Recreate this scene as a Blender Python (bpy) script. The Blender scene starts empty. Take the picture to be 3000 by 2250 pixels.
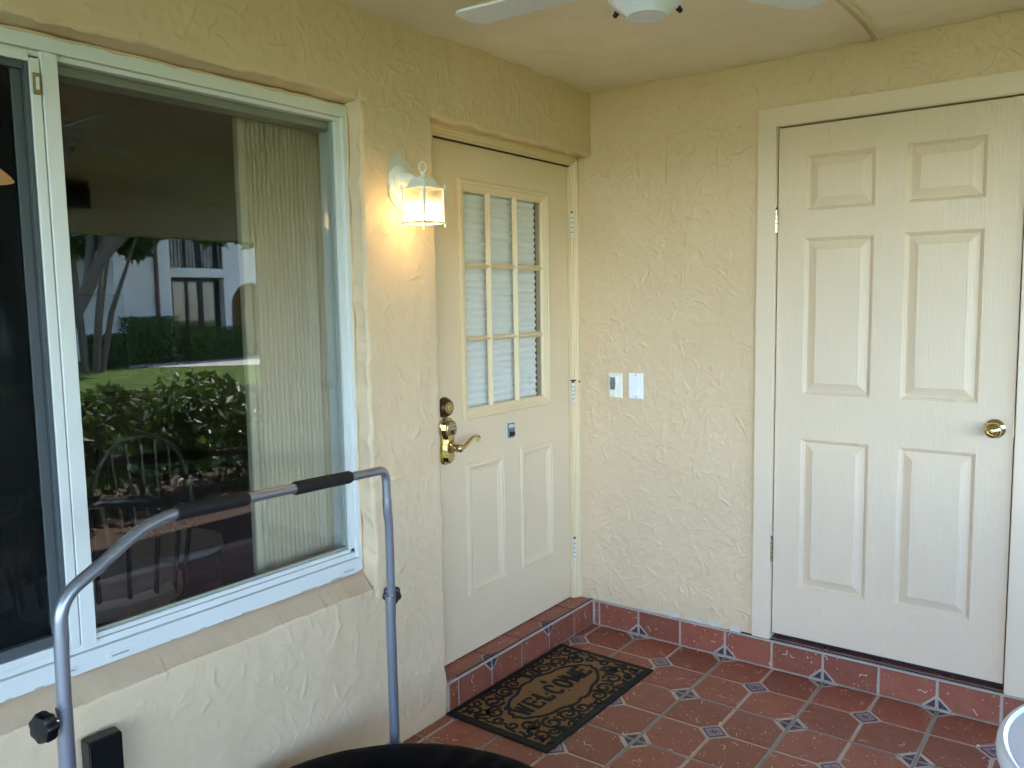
import bpy, math, random
import numpy as np
from mathutils import Vector, Matrix
random.seed(7); rng = np.random.default_rng(11)
R = math.radians
S = bpy.context.scene
COL = S.collection

# ------------------------------------------------------------------ camera
cam_d = bpy.data.cameras.new('camera'); cam = bpy.data.objects.new('camera', cam_d); COL.objects.link(cam)
cam_d.sensor_width = 36.0; cam_d.lens = 36.0 * 2426.0 / 3000.0
cam_d.clip_start = 0.02; cam_d.clip_end = 600
_r, _u, _f = Vector((.5931, -.8049, -.0165)), Vector((.0901, .0460, .9949)), Vector((.8001, .5916, -.0998))
m = Matrix((( _r.x, _u.x, -_f.x, -3.2834), (_r.y, _u.y, -_f.y, -1.9669), (_r.z, _u.z, -_f.z, 1.5318), (0, 0, 0, 1)))
cam.matrix_world = m
S.camera = cam

# ------------------------------------------------------------------ sky, sun, exposure
SUN_EL, SUN_AZ = R(50), R(112)          # azimuth clockwise from +Y
w = bpy.data.worlds.new('World'); S.world = w; w.use_nodes = True
nt = w.node_tree; nt.nodes.clear()
sky = nt.nodes.new('ShaderNodeTexSky'); sky.sky_type = 'NISHITA'; sky.sun_disc = False
sky.sun_elevation = SUN_EL; sky.sun_rotation = SUN_AZ; sky.altitude = 5; sky.air_density = .58; sky.dust_density = .4; sky.ozone_density = 1.0
bg = nt.nodes.new('ShaderNodeBackground'); bg.inputs['Strength'].default_value = 0.15
ow = nt.nodes.new('ShaderNodeOutputWorld')
nt.links.new(sky.outputs[0], bg.inputs[0]); nt.links.new(bg.outputs[0], ow.inputs[0])
sl = bpy.data.lights.new('sun', 'SUN'); sl.energy = 2.0; sl.angle = R(0.53); sl.color = (1.0, .94, .84)
so = bpy.data.objects.new('sun', sl); COL.objects.link(so)
sd = Vector((math.sin(SUN_AZ) * math.cos(SUN_EL), math.cos(SUN_AZ) * math.cos(SUN_EL), math.sin(SUN_EL)))
so.rotation_euler = (-sd).to_track_quat('-Z', 'Y').to_euler(); so.location = sd * 40
S.view_settings.view_transform = 'Standard'; S.view_settings.look = 'None'
S.view_settings.exposure = 4.0; S.view_settings.gamma = 1.0; S.view_settings.use_curve_mapping = False
cy = S.cycles
cy.use_denoising = True
try: cy.denoiser = 'OPENIMAGEDENOISE'
except Exception: pass
cy.max_bounces = 7; cy.diffuse_bounces = 5; cy.glossy_bounces = 4; cy.transparent_max_bounces = 16; cy.transmission_bounces = 6
cy.sample_clamp_indirect = 6.0; cy.use_adaptive_sampling = True; cy.adaptive_threshold = .025; cy.caustics_reflective = False; cy.caustics_refractive = False

# ------------------------------------------------------------------ materials
def srgb(r, g, b):
    f = lambda c: (c / 12.92 if c <= .04045 else ((c + .055) / 1.055) ** 2.4)
    return (f(r / 255), f(g / 255), f(b / 255), 1)
class NT:
    def __init__(s, name):
        s.m = bpy.data.materials.new(name); s.m.use_nodes = True
        s.t = s.m.node_tree; s.t.nodes.clear()
        s.out = s.n('ShaderNodeOutputMaterial')
    def n(s, t, **k):
        q = s.t.nodes.new(t)
        for a, v in k.items(): setattr(q, a, v)
        return q
    def l(s, a, b): s.t.links.new(a, b)
    def math(s, op, a, b=None, c=None):
        q = s.n('ShaderNodeMath', operation=op)
        for i, v in enumerate((a, b, c)):
            if v is None: continue
            if isinstance(v, (int, float)): q.inputs[i].default_value = v
            else: s.l(v, q.inputs[i])
        return q.outputs[0]
    def noise(s, vec, scale, detail=4, rough=.55, dist=0):
        q = s.n('ShaderNodeTexNoise'); q.inputs['Scale'].default_value = scale; q.inputs['Detail'].default_value = detail
        q.inputs['Roughness'].default_value = rough; q.inputs['Distortion'].default_value = dist
        if vec is not None: s.l(vec, q.inputs['Vector'])
        return q.outputs[0]
    def ramp(s, fac, stops):
        q = s.n('ShaderNodeValToRGB'); e = q.color_ramp.elements
        while len(e) < len(stops): e.new(.5)
        for el, (p, c) in zip(e, stops): el.position = p; el.color = c if len(c) == 4 else (*c, 1)
        s.l(fac, q.inputs[0]); return q.outputs[0]
    def mix(s, fac, a, b, mode='MIX'):
        q = s.n('ShaderNodeMix', data_type='RGBA', blend_type=mode)
        for i, v in ((0, fac), (6, a), (7, b)):
            if isinstance(v, (int, float)): q.inputs[i].default_value = v
            elif isinstance(v, tuple): q.inputs[i].default_value = v if len(v) == 4 else (*v, 1)
            else: s.l(v, q.inputs[i])
        return q.outputs[2]
    def bump(s, h, strength, dist, nrm=None):
        q = s.n('ShaderNodeBump'); q.inputs['Strength'].default_value = strength; q.inputs['Distance'].default_value = dist
        s.l(h, q.inputs['Height'])
        if nrm is not None: s.l(nrm, q.inputs['Normal'])
        return q.outputs[0]
    def bsdf(s, color, rough=.5, metal=0., spec=.5, nrm=None, **k):
        q = s.n('ShaderNodeBsdfPrincipled')
        for nm, v in (('Base Color', color), ('Roughness', rough), ('Metallic', metal), ('Specular IOR Level', spec)):
            if isinstance(v, (int, float, tuple)): q.inputs[nm].default_value = v
            else: s.l(v, q.inputs[nm])
        if nrm is not None: s.l(nrm, q.inputs['Normal'])
        for a, v in k.items(): q.inputs[a.replace('_', ' ')].default_value = v
        s.l(q.outputs[0], s.out.inputs[0]); return q
    def obj(s): return s.n('ShaderNodeTexCoord').outputs['Object']
    def geo(s): return s.n('ShaderNodeNewGeometry').outputs['Position']
    def rnd(s): return s.n('ShaderNodeObjectInfo').outputs['Random']
    def mapping(s, v, scale=(1, 1, 1), rot=(0, 0, 0), loc=(0, 0, 0)):
        q = s.n('ShaderNodeMapping'); q.inputs['Scale'].default_value = scale; q.inputs['Rotation'].default_value = rot; q.inputs['Location'].default_value = loc
        s.l(v, q.inputs[0]); return q.outputs[0]
M = {}
def plain(name, col, rough=.5, metal=0., spec=.5, var=.06, vs=9., bs=60., bd=.0004, bstr=.3):
    t = NT(name); v = t.obj()
    n = t.noise(v, vs, 5)
    c = t.mix(n, tuple(x * (1 - var) for x in col[:3]), tuple(min(1, x * (1 + var)) for x in col[:3]))
    nr = t.bump(t.noise(v, bs, 3), bstr, bd)
    r = t.math('ADD', t.math('MULTIPLY', t.noise(v, vs * 2.3, 3), .2), rough - .1)
    t.bsdf(c, r, metal, spec, nr); M[name] = t.m; return t.m

WALLC = srgb(215, 190, 155)[:3]
def stucco(name, col, rough=.55, dirt=True, fine=1.0):
    t = NT(name); v = t.geo()
    n1 = t.noise(v, 1.7, 2); n2 = t.noise(v, 22, 3)
    c = t.mix(n1, tuple(x * .95 for x in col), tuple(min(1, x * 1.04) for x in col))
    c = t.mix(t.math('MULTIPLY', n2, .12), c, tuple(x * .72 for x in col))
    if dirt:
        p = t.noise(v, 95, 2, .5)
        spot = t.ramp(p, [(.70, (0, 0, 0)), (.76, (1, 1, 1))])
        c = t.mix(t.math('MULTIPLY', spot, .22), c, tuple(x * .55 for x in col))
    st_ = t.ramp(t.noise(t.mapping(v, (1, 1, .35)), 3.1, 5, .65), [(.52, (0, 0, 0)), (.75, (1, 1, 1))]); c = t.mix(t.math('MULTIPLY', st_, .22), c, tuple(x * k for x, k in zip(col, (.80, .76, .66))))
    h1 = t.noise(v, 46, 3, .6, .8); h2 = t.noise(v, 210, 2, .6)
    hh = t.math('ADD', t.math('MULTIPLY', h1, .45), t.math('MULTIPLY', h2, .30))
    nr = t.bump(hh, .55 * fine, .0035)
    t.bsdf(c, rough, 0, .35, nr); M[name] = t.m
stucco('stucco', WALLC)
stucco('ceiling_paint', srgb(236, 224, 202)[:3], .75, True, 3.2)
plain('cream_paint', srgb(222, 200, 165), .42, var=.02, bs=40, bd=.0005)
plain('lite_paint', srgb(222, 200, 160), .40, var=.02, bs=40, bd=.0004)
plain('casing_paint', srgb(222, 202, 176), .40, var=.03, bs=30, bd=.0006)
plain('sill_paint', srgb(188, 164, 134), .6, var=.10, vs=14, bs=28, bd=.004, bstr=.6)
plain('white_alu', srgb(212, 214, 208), .35, var=.03, vs=5)
plain('grey_gasket', srgb(70, 76, 78), .6)
plain('black_rubber', srgb(11, 11, 14), .62, spec=.3, var=.15, bs=300, bd=.0004)
plain('black_foam', srgb(11, 11, 13), .7, var=.2, bs=500, bd=.0003, bstr=.5)
plain('black_plastic', srgb(9, 10, 13), .38, spec=.45)
plain('silver_tube', srgb(150, 154, 164), .33, .75, var=.04)
plain('chrome', srgb(200, 200, 205), .15, 1.)
plain('brass', srgb(206, 190, 142), .14, 1., var=.10, vs=30)
plain('brass_old', srgb(172, 150, 104), .34, .9, var=.25, vs=40)
plain('bronze', srgb(88, 66, 48), .38, .75, var=.3, vs=40)
plain('keybox_grey', srgb(118, 128, 134), .4, .5)
plain('keybox_light', srgb(196, 196, 200), .4)
plain('lamp_white', srgb(226, 226, 214), .38, var=.04)
plain('fan_white', srgb(226, 230, 232), .35, var=.03)
plain('bell_ivory', srgb(232, 228, 214), .35); plain('bell_grey', srgb(112, 120, 118), .45)
plain('switch_white', srgb(238, 240, 246), .3)
plain('bin_lid', srgb(228, 230, 240), .38, var=.03, vs=4); plain('bin_body', srgb(206, 192, 158), .45, var=.05, vs=4)
plain('shade_fabric', srgb(236, 240, 242), .8, var=.03, bs=220, bd=.0004)
plain('slat', srgb(198, 180, 150), .55, var=.03, bs=120, bd=.0005)
plain('rail_grey', srgb(150, 152, 140), .4)
plain('bone', srgb(214, 212, 160), .4)
plain('grout', srgb(184, 168, 152), .8, var=.25, vs=14, bs=260, bd=.0012, bstr=.6)
plain('grout_grey', srgb(140, 132, 126), .85, var=.3, vs=12, bs=260, bd=.0016, bstr=.8)
plain('grout_light', srgb(176, 160, 148), .85, var=.28, vs=12, bs=260, bd=.0016, bstr=.8)
plain('dark_gap', srgb(24, 26, 36), .7)
plain('insert_lavender', srgb(146, 124, 132), .4, var=.1, vs=60)
plain('insert_navy', srgb(30, 28, 66), .4); plain('insert_red', srgb(150, 74, 66), .45)
plain('patch_white', srgb(206, 198, 180), .7, var=.06, bs=50, bd=.003, bstr=.6)
plain('wood_brown', srgb(84, 56, 38), .45, var=.2, vs=18)
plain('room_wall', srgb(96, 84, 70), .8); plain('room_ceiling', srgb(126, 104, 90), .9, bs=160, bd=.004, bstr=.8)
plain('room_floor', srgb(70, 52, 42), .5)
plain('cushion_white', srgb(214, 210, 204), .85, bs=200, bd=.001)
plain('dark_metal', srgb(22, 22, 28), .35, .4)
plain('chair_grey', srgb(104, 98, 88), .5)
plain('render_white', srgb(226, 224, 218), .8, var=.05, vs=2, bs=14, bd=.006)
plain('render_tan', srgb(196, 164, 124), .8, var=.06, vs=2)
plain('siding', srgb(206, 200, 182), .6, var=.05, vs=3)
plain('concrete', srgb(176, 172, 164), .85, var=.1, vs=3, bs=40, bd=.003)
plain('soil', srgb(70, 52, 40), .95, var=.3, vs=8, bs=30, bd=.02)
plain('roof_tile', srgb(150, 96, 80), .8, var=.15, vs=4)
plain('bark', srgb(112, 100, 88), .9, var=.25, vs=14, bs=30, bd=.01, bstr=.8)
plain('bulb_plastic', srgb(235, 235, 230), .4)

def tile_mat():
    t = NT('terracotta'); v = t.obj(); rn = t.rnd()
    off = t.n('ShaderNodeCombineXYZ'); t.l(t.math('MULTIPLY', rn, 37.), off.inputs[0]); t.l(t.math('MULTIPLY', rn, 91.), off.inputs[1])
    ad = t.n('ShaderNodeVectorMath', operation='ADD'); t.l(v, ad.inputs[0]); t.l(off.outputs[0], ad.inputs[1]); p = ad.outputs[0]
    base = t.mix(t.noise(p, 16, 6, .65), srgb(128, 64, 46), srgb(166, 100, 76))
    base = t.mix(t.math('MULTIPLY', t.noise(p, 120, 3, .7), .5), base, srgb(104, 58, 46))
    hs = t.n('ShaderNodeHueSaturation'); t.l(t.math('ADD', t.math('MULTIPLY', rn, .30), .84), hs.inputs['Value']); t.l(base, hs.inputs['Color'])
    base = hs.outputs[0]
    # chips
    vo = t.n('ShaderNodeTexVoronoi', voronoi_dimensions='2D'); vo.inputs['Scale'].default_value = 62; t.l(p, vo.inputs['Vector'])
    sp = t.n('ShaderNodeSeparateColor'); t.l(vo.outputs['Color'], sp.inputs[0])
    rad = t.math('MULTIPLY', t.math('SUBTRACT', sp.outputs[0], .60), .62)
    wob = t.math('MULTIPLY', t.noise(p, 400, 2), .10)
    chip = t.math('LESS_THAN', t.math('ADD', vo.outputs['Distance'], wob), rad)
    dens = t.ramp(t.noise(p, 11, 2), [(.40, (0, 0, 0)), (.56, (1, 1, 1))])
    chip = t.math('MULTIPLY', chip, dens)
    # squiggles
    vq = t.n('ShaderNodeTexVoronoi', voronoi_dimensions='2D'); vq.inputs['Scale'].default_value = 8.5; t.l(p, vq.inputs['Vector'])
    sc = t.n('ShaderNodeSeparateColor'); t.l(vq.outputs['Color'], sc.inputs[0])
    sb = t.n('ShaderNodeVectorMath', operation='SUBTRACT'); t.l(p, sb.inputs[0]); t.l(vq.outputs['Position'], sb.inputs[1])
    vr = t.n('ShaderNodeVectorRotate', rotation_type='Z_AXIS'); t.l(sb.outputs[0], vr.inputs['Vector']); t.l(t.math('MULTIPLY', sc.outputs[0], 6.28), vr.inputs['Angle'])
    sx = t.n('ShaderNodeSeparateXYZ'); t.l(vr.outputs[0], sx.inputs[0])
    wv = t.math('MULTIPLY', t.math('SINE', t.math('ADD', t.math('MULTIPLY', sx.outputs[0], 190.), t.math('MULTIPLY', sc.outputs[1], 6.28))), .0048)
    d = t.math('ABSOLUTE', t.math('SUBTRACT', sx.outputs[1], wv))
    ln = t.math('LESS_THAN', t.math('ABSOLUTE', sx.outputs[0]), t.math('ADD', t.math('MULTIPLY', sc.outputs[2], .016), .006))
    sq = t.math('MULTIPLY', t.math('MULTIPLY', t.math('LESS_THAN', d, .0017), ln), t.math('GREATER_THAN', sc.outputs[1], .38))
    mk = t.math('MAXIMUM', chip, sq)
    col = t.mix(t.math('MULTIPLY', mk, .8), base, srgb(222, 200, 184))
    nr = t.bump(t.math('ADD', t.noise(p, 34, 4), t.math('MULTIPLY', t.noise(p, 180, 3), .4)), .35, .0012)
    t.bsdf(col, t.math('ADD', t.math('MULTIPLY', t.noise(p, 30, 3), .25), .30), 0, .45, nr); M['terracotta'] = t.m
tile_mat()
def corner_insert_mat():
    t = NT('corner_insert'); v = t.obj()
    n = t.noise(v, 95, 2, .5, 2.2)
    l = t.math('LESS_THAN', t.math('ABSOLUTE', t.math('SUBTRACT', n, .5)), .10)
    c = t.mix(l, srgb(112, 96, 98), srgb(36, 32, 48)); t.bsdf(c, .45); M['corner_insert'] = t.m
corner_insert_mat()
def woodskin():
    t = NT('woodgrain_paint'); v = t.geo()
    g = t.mapping(v, (40, 60, 3.2)); n = t.noise(g, 3.0, 5, .6, .6)
    wv = t.n('ShaderNodeTexWave', wave_type='BANDS', bands_direction='Y'); wv.inputs['Scale'].default_value = 34; wv.inputs['Distortion'].default_value = 7
    wv.inputs['Detail'].default_value = 3; wv.inputs['Detail Scale'].default_value = .6
    t.l(t.mapping(v, (1, 1, .16)), wv.inputs['Vector'])
    h = t.math('ADD', n, t.math('MULTIPLY', wv.outputs['Fac'], .5))
    c0 = srgb(220, 199, 172)[:3]
    c = t.mix(t.noise(v, 3, 3), tuple(x * .97 for x in c0), tuple(min(1, x * 1.02) for x in c0))
    c = t.mix(t.math('MULTIPLY', n, .10), c, tuple(x * .82 for x in c0))
    sm = t.ramp(t.noise(t.mapping(v, (1, 1.6, 1)), 7, 4, .7), [(.60, (0, 0, 0)), (.78, (1, 1, 1))]); c = t.mix(t.math('MULTIPLY', sm, .16), c, tuple(x * .70 for x in c0))
    sk_ = t.ramp(t.noise(t.mapping(v, (1, 9, 60)), 2.2, 3, .6), [(.74, (0, 0, 0)), (.80, (1, 1, 1))]); c = t.mix(t.math('MULTIPLY', sk_, .20), c, tuple(x * .55 for x in c0))
    t.bsdf(c, .42, 0, .4, t.bump(h, .55, .0015)); M['woodgrain_paint'] = t.m
woodskin()
def thin_glass(name, tint=(1, 1, 1), ior=1.5, gain=1.0, haze=0.0):
    t = NT(name); fr = t.n('ShaderNodeFresnel')
    bf = t.n('ShaderNodeNewGeometry').outputs['Backfacing']; t.l(t.math('ADD', ior, t.math('MULTIPLY', bf, 1 / ior - ior)), fr.inputs[0])
    tr = t.n('ShaderNodeBsdfTransparent'); tr.inputs[0].default_value = (*tint, 1)
    gl = t.n('ShaderNodeBsdfGlossy'); gl.inputs['Roughness'].default_value = .0; gl.inputs[0].default_value = (1, 1, 1, 1)
    mx = t.n('ShaderNodeMixShader'); t.l(t.math('MINIMUM', t.math('MULTIPLY', fr.outputs[0], gain), 1.), mx.inputs[0]); t.l(tr.outputs[0], mx.inputs[1]); t.l(gl.outputs[0], mx.inputs[2])
    if haze:
        tl = t.n('ShaderNodeBsdfTranslucent'); tl.inputs[0].default_value = (.9, .9, .86, 1); m2 = t.n('ShaderNodeMixShader'); m2.inputs[0].default_value = haze
        t.l(mx.outputs[0], m2.inputs[1]); t.l(tl.outputs[0], m2.inputs[2]); mx = m2
    t.l(mx.outputs[0], t.out.inputs[0]); M[name] = t.m
thin_glass('window_glass', (.90, .92, .91), 1.52, 1.25); thin_glass('lantern_glass', (.97, .97, .95), 1.45); thin_glass('glow_haze_glass', (.97, .97, .95), 1.45, 1.0, .14)  # haze in the last one is added so the lantern panes glow like bloom
def screen_mesh():
    t = NT('insect_screen'); tr = t.n('ShaderNodeBsdfTransparent'); di = t.n('ShaderNodeBsdfDiffuse'); di.inputs[0].default_value = (.012, .014, .014, 1)
    mx = t.n('ShaderNodeMixShader'); mx.inputs[0].default_value = .48; t.l(tr.outputs[0], mx.inputs[1]); t.l(di.outputs[0], mx.inputs[2]); t.l(mx.outputs[0], t.out.inputs[0]); M['insect_screen'] = t.m
screen_mesh()
def emis(name, col, s):
    t = NT(name); e = t.n('ShaderNodeEmission'); e.inputs[0].default_value = (*col, 1); e.inputs[1].default_value = s; t.l(e.outputs[0], t.out.inputs[0]); M[name] = t.m
emis('bulb_glow', (1.0, .66, .29), 3.6)
emis('pendant_glow', (1.0, .58, .22), .075)
def coir():
    t = NT('coir'); v = t.obj()
    n = t.noise(t.mapping(v, (90, 240, 90), (0, 0, .6)), 3, 5, .7, 1.); n2 = t.noise(v, 500, 3, .7)
    c = t.ramp(n, [(.25, srgb(96, 68, 44)), (.5, srgb(150, 114, 76)), (.78, srgb(196, 160, 114))])
    c = t.mix(t.math('MULTIPLY', n2, .4), c, srgb(88, 58, 36))
    t.bsdf(c, .95, 0, .1, t.bump(t.math('ADD', n, n2), 1.0, .004)); M['coir'] = t.m
coir()
def skirt():
    t = NT('skirt_black'); v = t.obj()
    n = t.noise(v, 26, 3, .5, .6)
    c = t.mix(n, srgb(4, 4, 7), srgb(9, 10, 17))
    q = t.bsdf(c, .5, 0, .03, t.bump(t.math('ADD', n, t.math('MULTIPLY', t.noise(v, 500, 2), .1)), .5, .003)); M['skirt_black'] = t.m
skirt()
def leafmat(name, c1, c2):
    t = NT(name); v = t.geo(); rn = t.n('ShaderNodeTexWhiteNoise')
    sn = t.n('ShaderNodeVectorMath', operation='SNAP'); sn.inputs[1].default_value = (.09, .09, .09); t.l(v, sn.inputs[0]); t.l(sn.outputs[0], rn.inputs[0])
    c = t.mix(rn.outputs[0], c1, c2)
    d = t.n('ShaderNodeBsdfPrincipled'); t.l(c, d.inputs['Base Color']); d.inputs['Roughness'].default_value = .42
    tl = t.n('ShaderNodeBsdfTranslucent'); t.l(t.mix(1.0, c, (.8, 1., .35, 1), 'MULTIPLY'), tl.inputs[0])
    mx = t.n('ShaderNodeMixShader'); mx.inputs[0].default_value = .3; t.l(d.outputs[0], mx.inputs[1]); t.l(tl.outputs[0], mx.inputs[2]); t.l(mx.outputs[0], t.out.inputs[0]); M[name] = t.m
leafmat('leaf_green', (.035, .085, .018, 1), (.10, .19, .04, 1)); leafmat('leaf_dark', (.02, .05, .015, 1), (.055, .11, .03, 1)); leafmat('leaf_olive', (.05, .075, .02, 1), (.11, .15, .045, 1))
def lawnmat():
    t = NT('lawn_grass'); v = t.geo()
    c = t.ramp(t.noise(v, 1.2, 6, .7), [(.3, (.10, .16, .035, 1)), (.7, (.21, .30, .075, 1))])
    c = t.mix(t.math('MULTIPLY', t.noise(v, 60, 3), .6), c, (.03, .065, .012, 1))
    t.bsdf(c, .9, 0, .1, t.bump(t.noise(v, 70, 4), 1., .05)); M['lawn_grass'] = t.m
lawnmat()

# ------------------------------------------------------------------ mesh helpers
class MB:
    def __init__(s): s.v = []; s.f = []
    def add(s, vs, fs):
        o = len(s.v); s.v += [tuple(p) for p in vs]; s.f += [tuple(i + o for i in f) for f in fs]; return s
    def box(s, x0, x1, y0, y1, z0, z1):
        return s.add([(x0, y0, z0), (x1, y0, z0), (x1, y1, z0), (x0, y1, z0), (x0, y0, z1), (x1, y0, z1), (x1, y1, z1), (x0, y1, z1)],
                     [(0, 3, 2, 1), (4, 5, 6, 7), (0, 1, 5, 4), (1, 2, 6, 5), (2, 3, 7, 6), (3, 0, 4, 7)])
    def prism(s, poly, z0, z1, ch=0.0):
        """polygon (ccw) in local xy extruded z0..z1 with a chamfered top"""
        n = len(poly); P = [Vector((p[0], p[1])) for p in poly]
        def inset(d):
            o = []
            for i in range(n):
                a, b, c = P[i - 1], P[i], P[(i + 1) % n]
                n1 = Vector((-(b - a).y, (b - a).x)).normalized(); n2 = Vector((-(c - b).y, (c - b).x)).normalized()
                k = n1 + n2; k = k / max(.2, k.dot(n1)) if k.length > 1e-6 else n1
                o.append(b + k * d)
            return o
        rings = [(P, z0), (P, z1 - ch)] + ([(inset(ch), z1)] if ch > 0 else [])
        if ch <= 0: rings = [(P, z0), (P, z1)]
        vs = []; fs = []
        for r, z in rings: vs += [(p.x, p.y, z) for p in r]
        for k in range(len(rings) - 1):
            for i in range(n):
                j = (i + 1) % n; fs.append((k * n + i, k * n + j, (k + 1) * n + j, (k + 1) * n + i))
        fs.append(tuple(range((len(rings) - 1) * n, len(rings) * n))); fs.append(tuple(reversed(range(n))))
        return s.add(vs, fs)
    def tube(s, path, rad, n=14, caps=True):
        P = [Vector(p) for p in path]; rads = rad if isinstance(rad, (list, tuple)) else [rad] * len(P)
        T = []
        for i in range(len(P)):
            a = P[max(0, i - 1)]; b = P[min(len(P) - 1, i + 1)]; T.append((b - a).normalized())
        up = Vector((0, 0, 1)) if abs(T[0].z) < .9 else Vector((1, 0, 0))
        N = (up - T[0] * up.dot(T[0])).normalized(); vs = []; fs = []
        for i in range(len(P)):
            N = (N - T[i] * N.dot(T[i])).normalized(); B = T[i].cross(N)
            for k in range(n):
                a = 2 * math.pi * k / n; vs.append(P[i] + (N * math.cos(a) + B * math.sin(a)) * rads[i])
        for i in range(len(P) - 1):
            for k in range(n):
                j = (k + 1) % n; fs.append((i * n + k, i * n + j, (i + 1) * n + j, (i + 1) * n + k))
        if caps: fs.append(tuple(reversed(range(n)))); fs.append(tuple(range((len(P) - 1) * n, len(P) * n)))
        return s.add(vs, fs)
    def lathe(s, prof, c=(0, 0, 0), axis=(0, 0, 1), n=32):
        """prof: list of (r, h) along axis from c"""
        A = Vector(axis).normalized(); u = A.orthogonal().normalized(); v = A.cross(u); C = Vector(c); vs = []; fs = []
        for r, h in prof:
            for k in range(n):
                a = 2 * math.pi * k / n; vs.append(C + A * h + (u * math.cos(a) + v * math.sin(a)) * max(r, 1e-5))
        for i in range(len(prof) - 1):
            for k in range(n):
                j = (k + 1) % n; fs.append((i * n + k, i * n + j, (i + 1) * n + j, (i + 1) * n + k))
        fs.append(tuple(reversed(range(n)))); fs.append(tuple(range((len(prof) - 1) * n, len(prof) * n)))
        return s.add(vs, fs)
    def ribbon(s, pts, wid, z0, z1):
        P = [Vector((p[0], p[1])) for p in pts]; W = wid if isinstance(wid, (list, tuple)) else [wid] * len(P); vs = []; fs = []
        for i, p in enumerate(P):
            a = P[max(0, i - 1)]; b = P[min(len(P) - 1, i + 1)]; d = (b - a).normalized() if (b - a).length > 1e-9 else Vector((1, 0)); q = Vector((-d.y, d.x)) * W[i] / 2
            l, r = p + q, p - q
            vs += [(l.x, l.y, z0), (r.x, r.y, z0), (r.x, r.y, z1), (l.x, l.y, z1)]
        for i in range(len(P) - 1):
            o = 4 * i; fs += [(o + 3, o + 2, o + 6, o + 7), (o + 0, o + 3, o + 7, o + 4), (o + 2, o + 1, o + 5, o + 6)]
        e = 4 * (len(P) - 1); fs += [(0, 1, 2, 3), (e + 3, e + 2, e + 1, e)]
        return s.add(vs, fs)
    def xf(s, mat):
        s.v = [tuple(mat @ Vector(p)) for p in s.v]; return s
    def mesh(s, name, mat, smooth=False):
        me = bpy.data.meshes.new(name); me.from_pydata(s.v, [], s.f); me.validate(); me.materials.append(M[mat] if isinstance(mat, str) else mat)
        if smooth: me.polygons.foreach_set('use_smooth', [True] * len(me.polygons))
        me.update(); return me
    def build(s, name, mat, parent=None, smooth=False, bevel=0, loc=None):
        o = bpy.data.objects.new(name, s.mesh(name, mat, smooth)); COL.objects.link(o)
        if smooth:
            md = None
            o.data.set_sharp_from_angle(angle=R(38))
        if bevel:
            b = o.modifiers.new('bevel', 'BEVEL'); b.width = bevel; b.segments = 2; b.limit_method = 'ANGLE'; b.angle_limit = R(40)
        if loc: o.location = loc
        if parent: o.parent = parent
        return o
def tag(o, label=None, cat=None, group=None, kind=None):
    for k, v in (('label', label), ('category', cat), ('group', group), ('kind', kind)):
        if v: o[k] = v
    return o
def thing(name, label, cat, group=None):
    o = bpy.data.objects.new(name, None); COL.objects.link(o); o.empty_display_size = .1
    return tag(o, label, cat, group)
def inst(name, me, parent, mat):
    o = bpy.data.objects.new(name, me); COL.objects.link(o); o.parent = parent; o.matrix_local = mat; return o
def npmesh(name, V, F, mat, smooth=True):
    me = bpy.data.meshes.new(name); V = np.asarray(V, np.float32); F = np.asarray(F, np.int32); k = F.shape[1]
    me.vertices.add(len(V)); me.vertices.foreach_set('co', V.ravel()); me.loops.add(F.size); me.loops.foreach_set('vertex_index', F.ravel())
    me.polygons.add(len(F)); me.polygons.foreach_set('loop_start', np.arange(0, F.size, k, dtype=np.int32)); me.polygons.foreach_set('loop_total', np.full(len(F), k, np.int32))
    me.update(calc_edges=True); me.validate()
    if smooth: me.polygons.foreach_set('use_smooth', np.ones(len(me.polygons), bool))
    me.materials.append(M[mat]); o = bpy.data.objects.new(name, me); COL.objects.link(o); return o

# ------------------------------------------------------------------ key dimensions (metres; corner of the two walls at x=0,y=0)
ZC, DL, DR, DT, DB, DY, LT, BT = 2.4495, -1.059, -.0543, 2.130, .126, .095, 2.170, .121
BL, BR, BTOP, BBOT = -.8527, -1.6788, 2.181, .151          # closet door leaf
WR, WT, WB, AR, AT, SF = -1.416, 2.153, .642, -1.4055, 2.1685, .586
WL = -3.27
YEND = -2.28

# ------------------------------------------------------------------ stucco relief
def fbm(shape, cell, octs=3, seed=0, pers=.5):
    g = np.random.default_rng(seed); out = np.zeros(shape); a = 1.
    for k in range(octs):
        c = max(2., cell / 2 ** k); nh, nw = int(shape[0] / c) + 3, int(shape[1] / c) + 3
        G = g.random((nh, nw)) - .5
        yi = np.arange(shape[0]) / c; xi = np.arange(shape[1]) / c
        y0 = yi.astype(int); x0 = xi.astype(int); fy = yi - y0; fx = xi - x0; fy = fy * fy * (3 - 2 * fy); fx = fx * fx * (3 - 2 * fx)
        A = G[np.ix_(y0, x0)]; B = G[np.ix_(y0, x0 + 1)]; Cc = G[np.ix_(y0 + 1, x0)]; Dd = G[np.ix_(y0 + 1, x0 + 1)]
        fx = fx[None, :]; fy = fy[:, None]
        out += a * ((A * (1 - fx) + B * fx) * (1 - fy) + (Cc * (1 - fx) + Dd * fx) * fy); a *= pers
    return out
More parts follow.
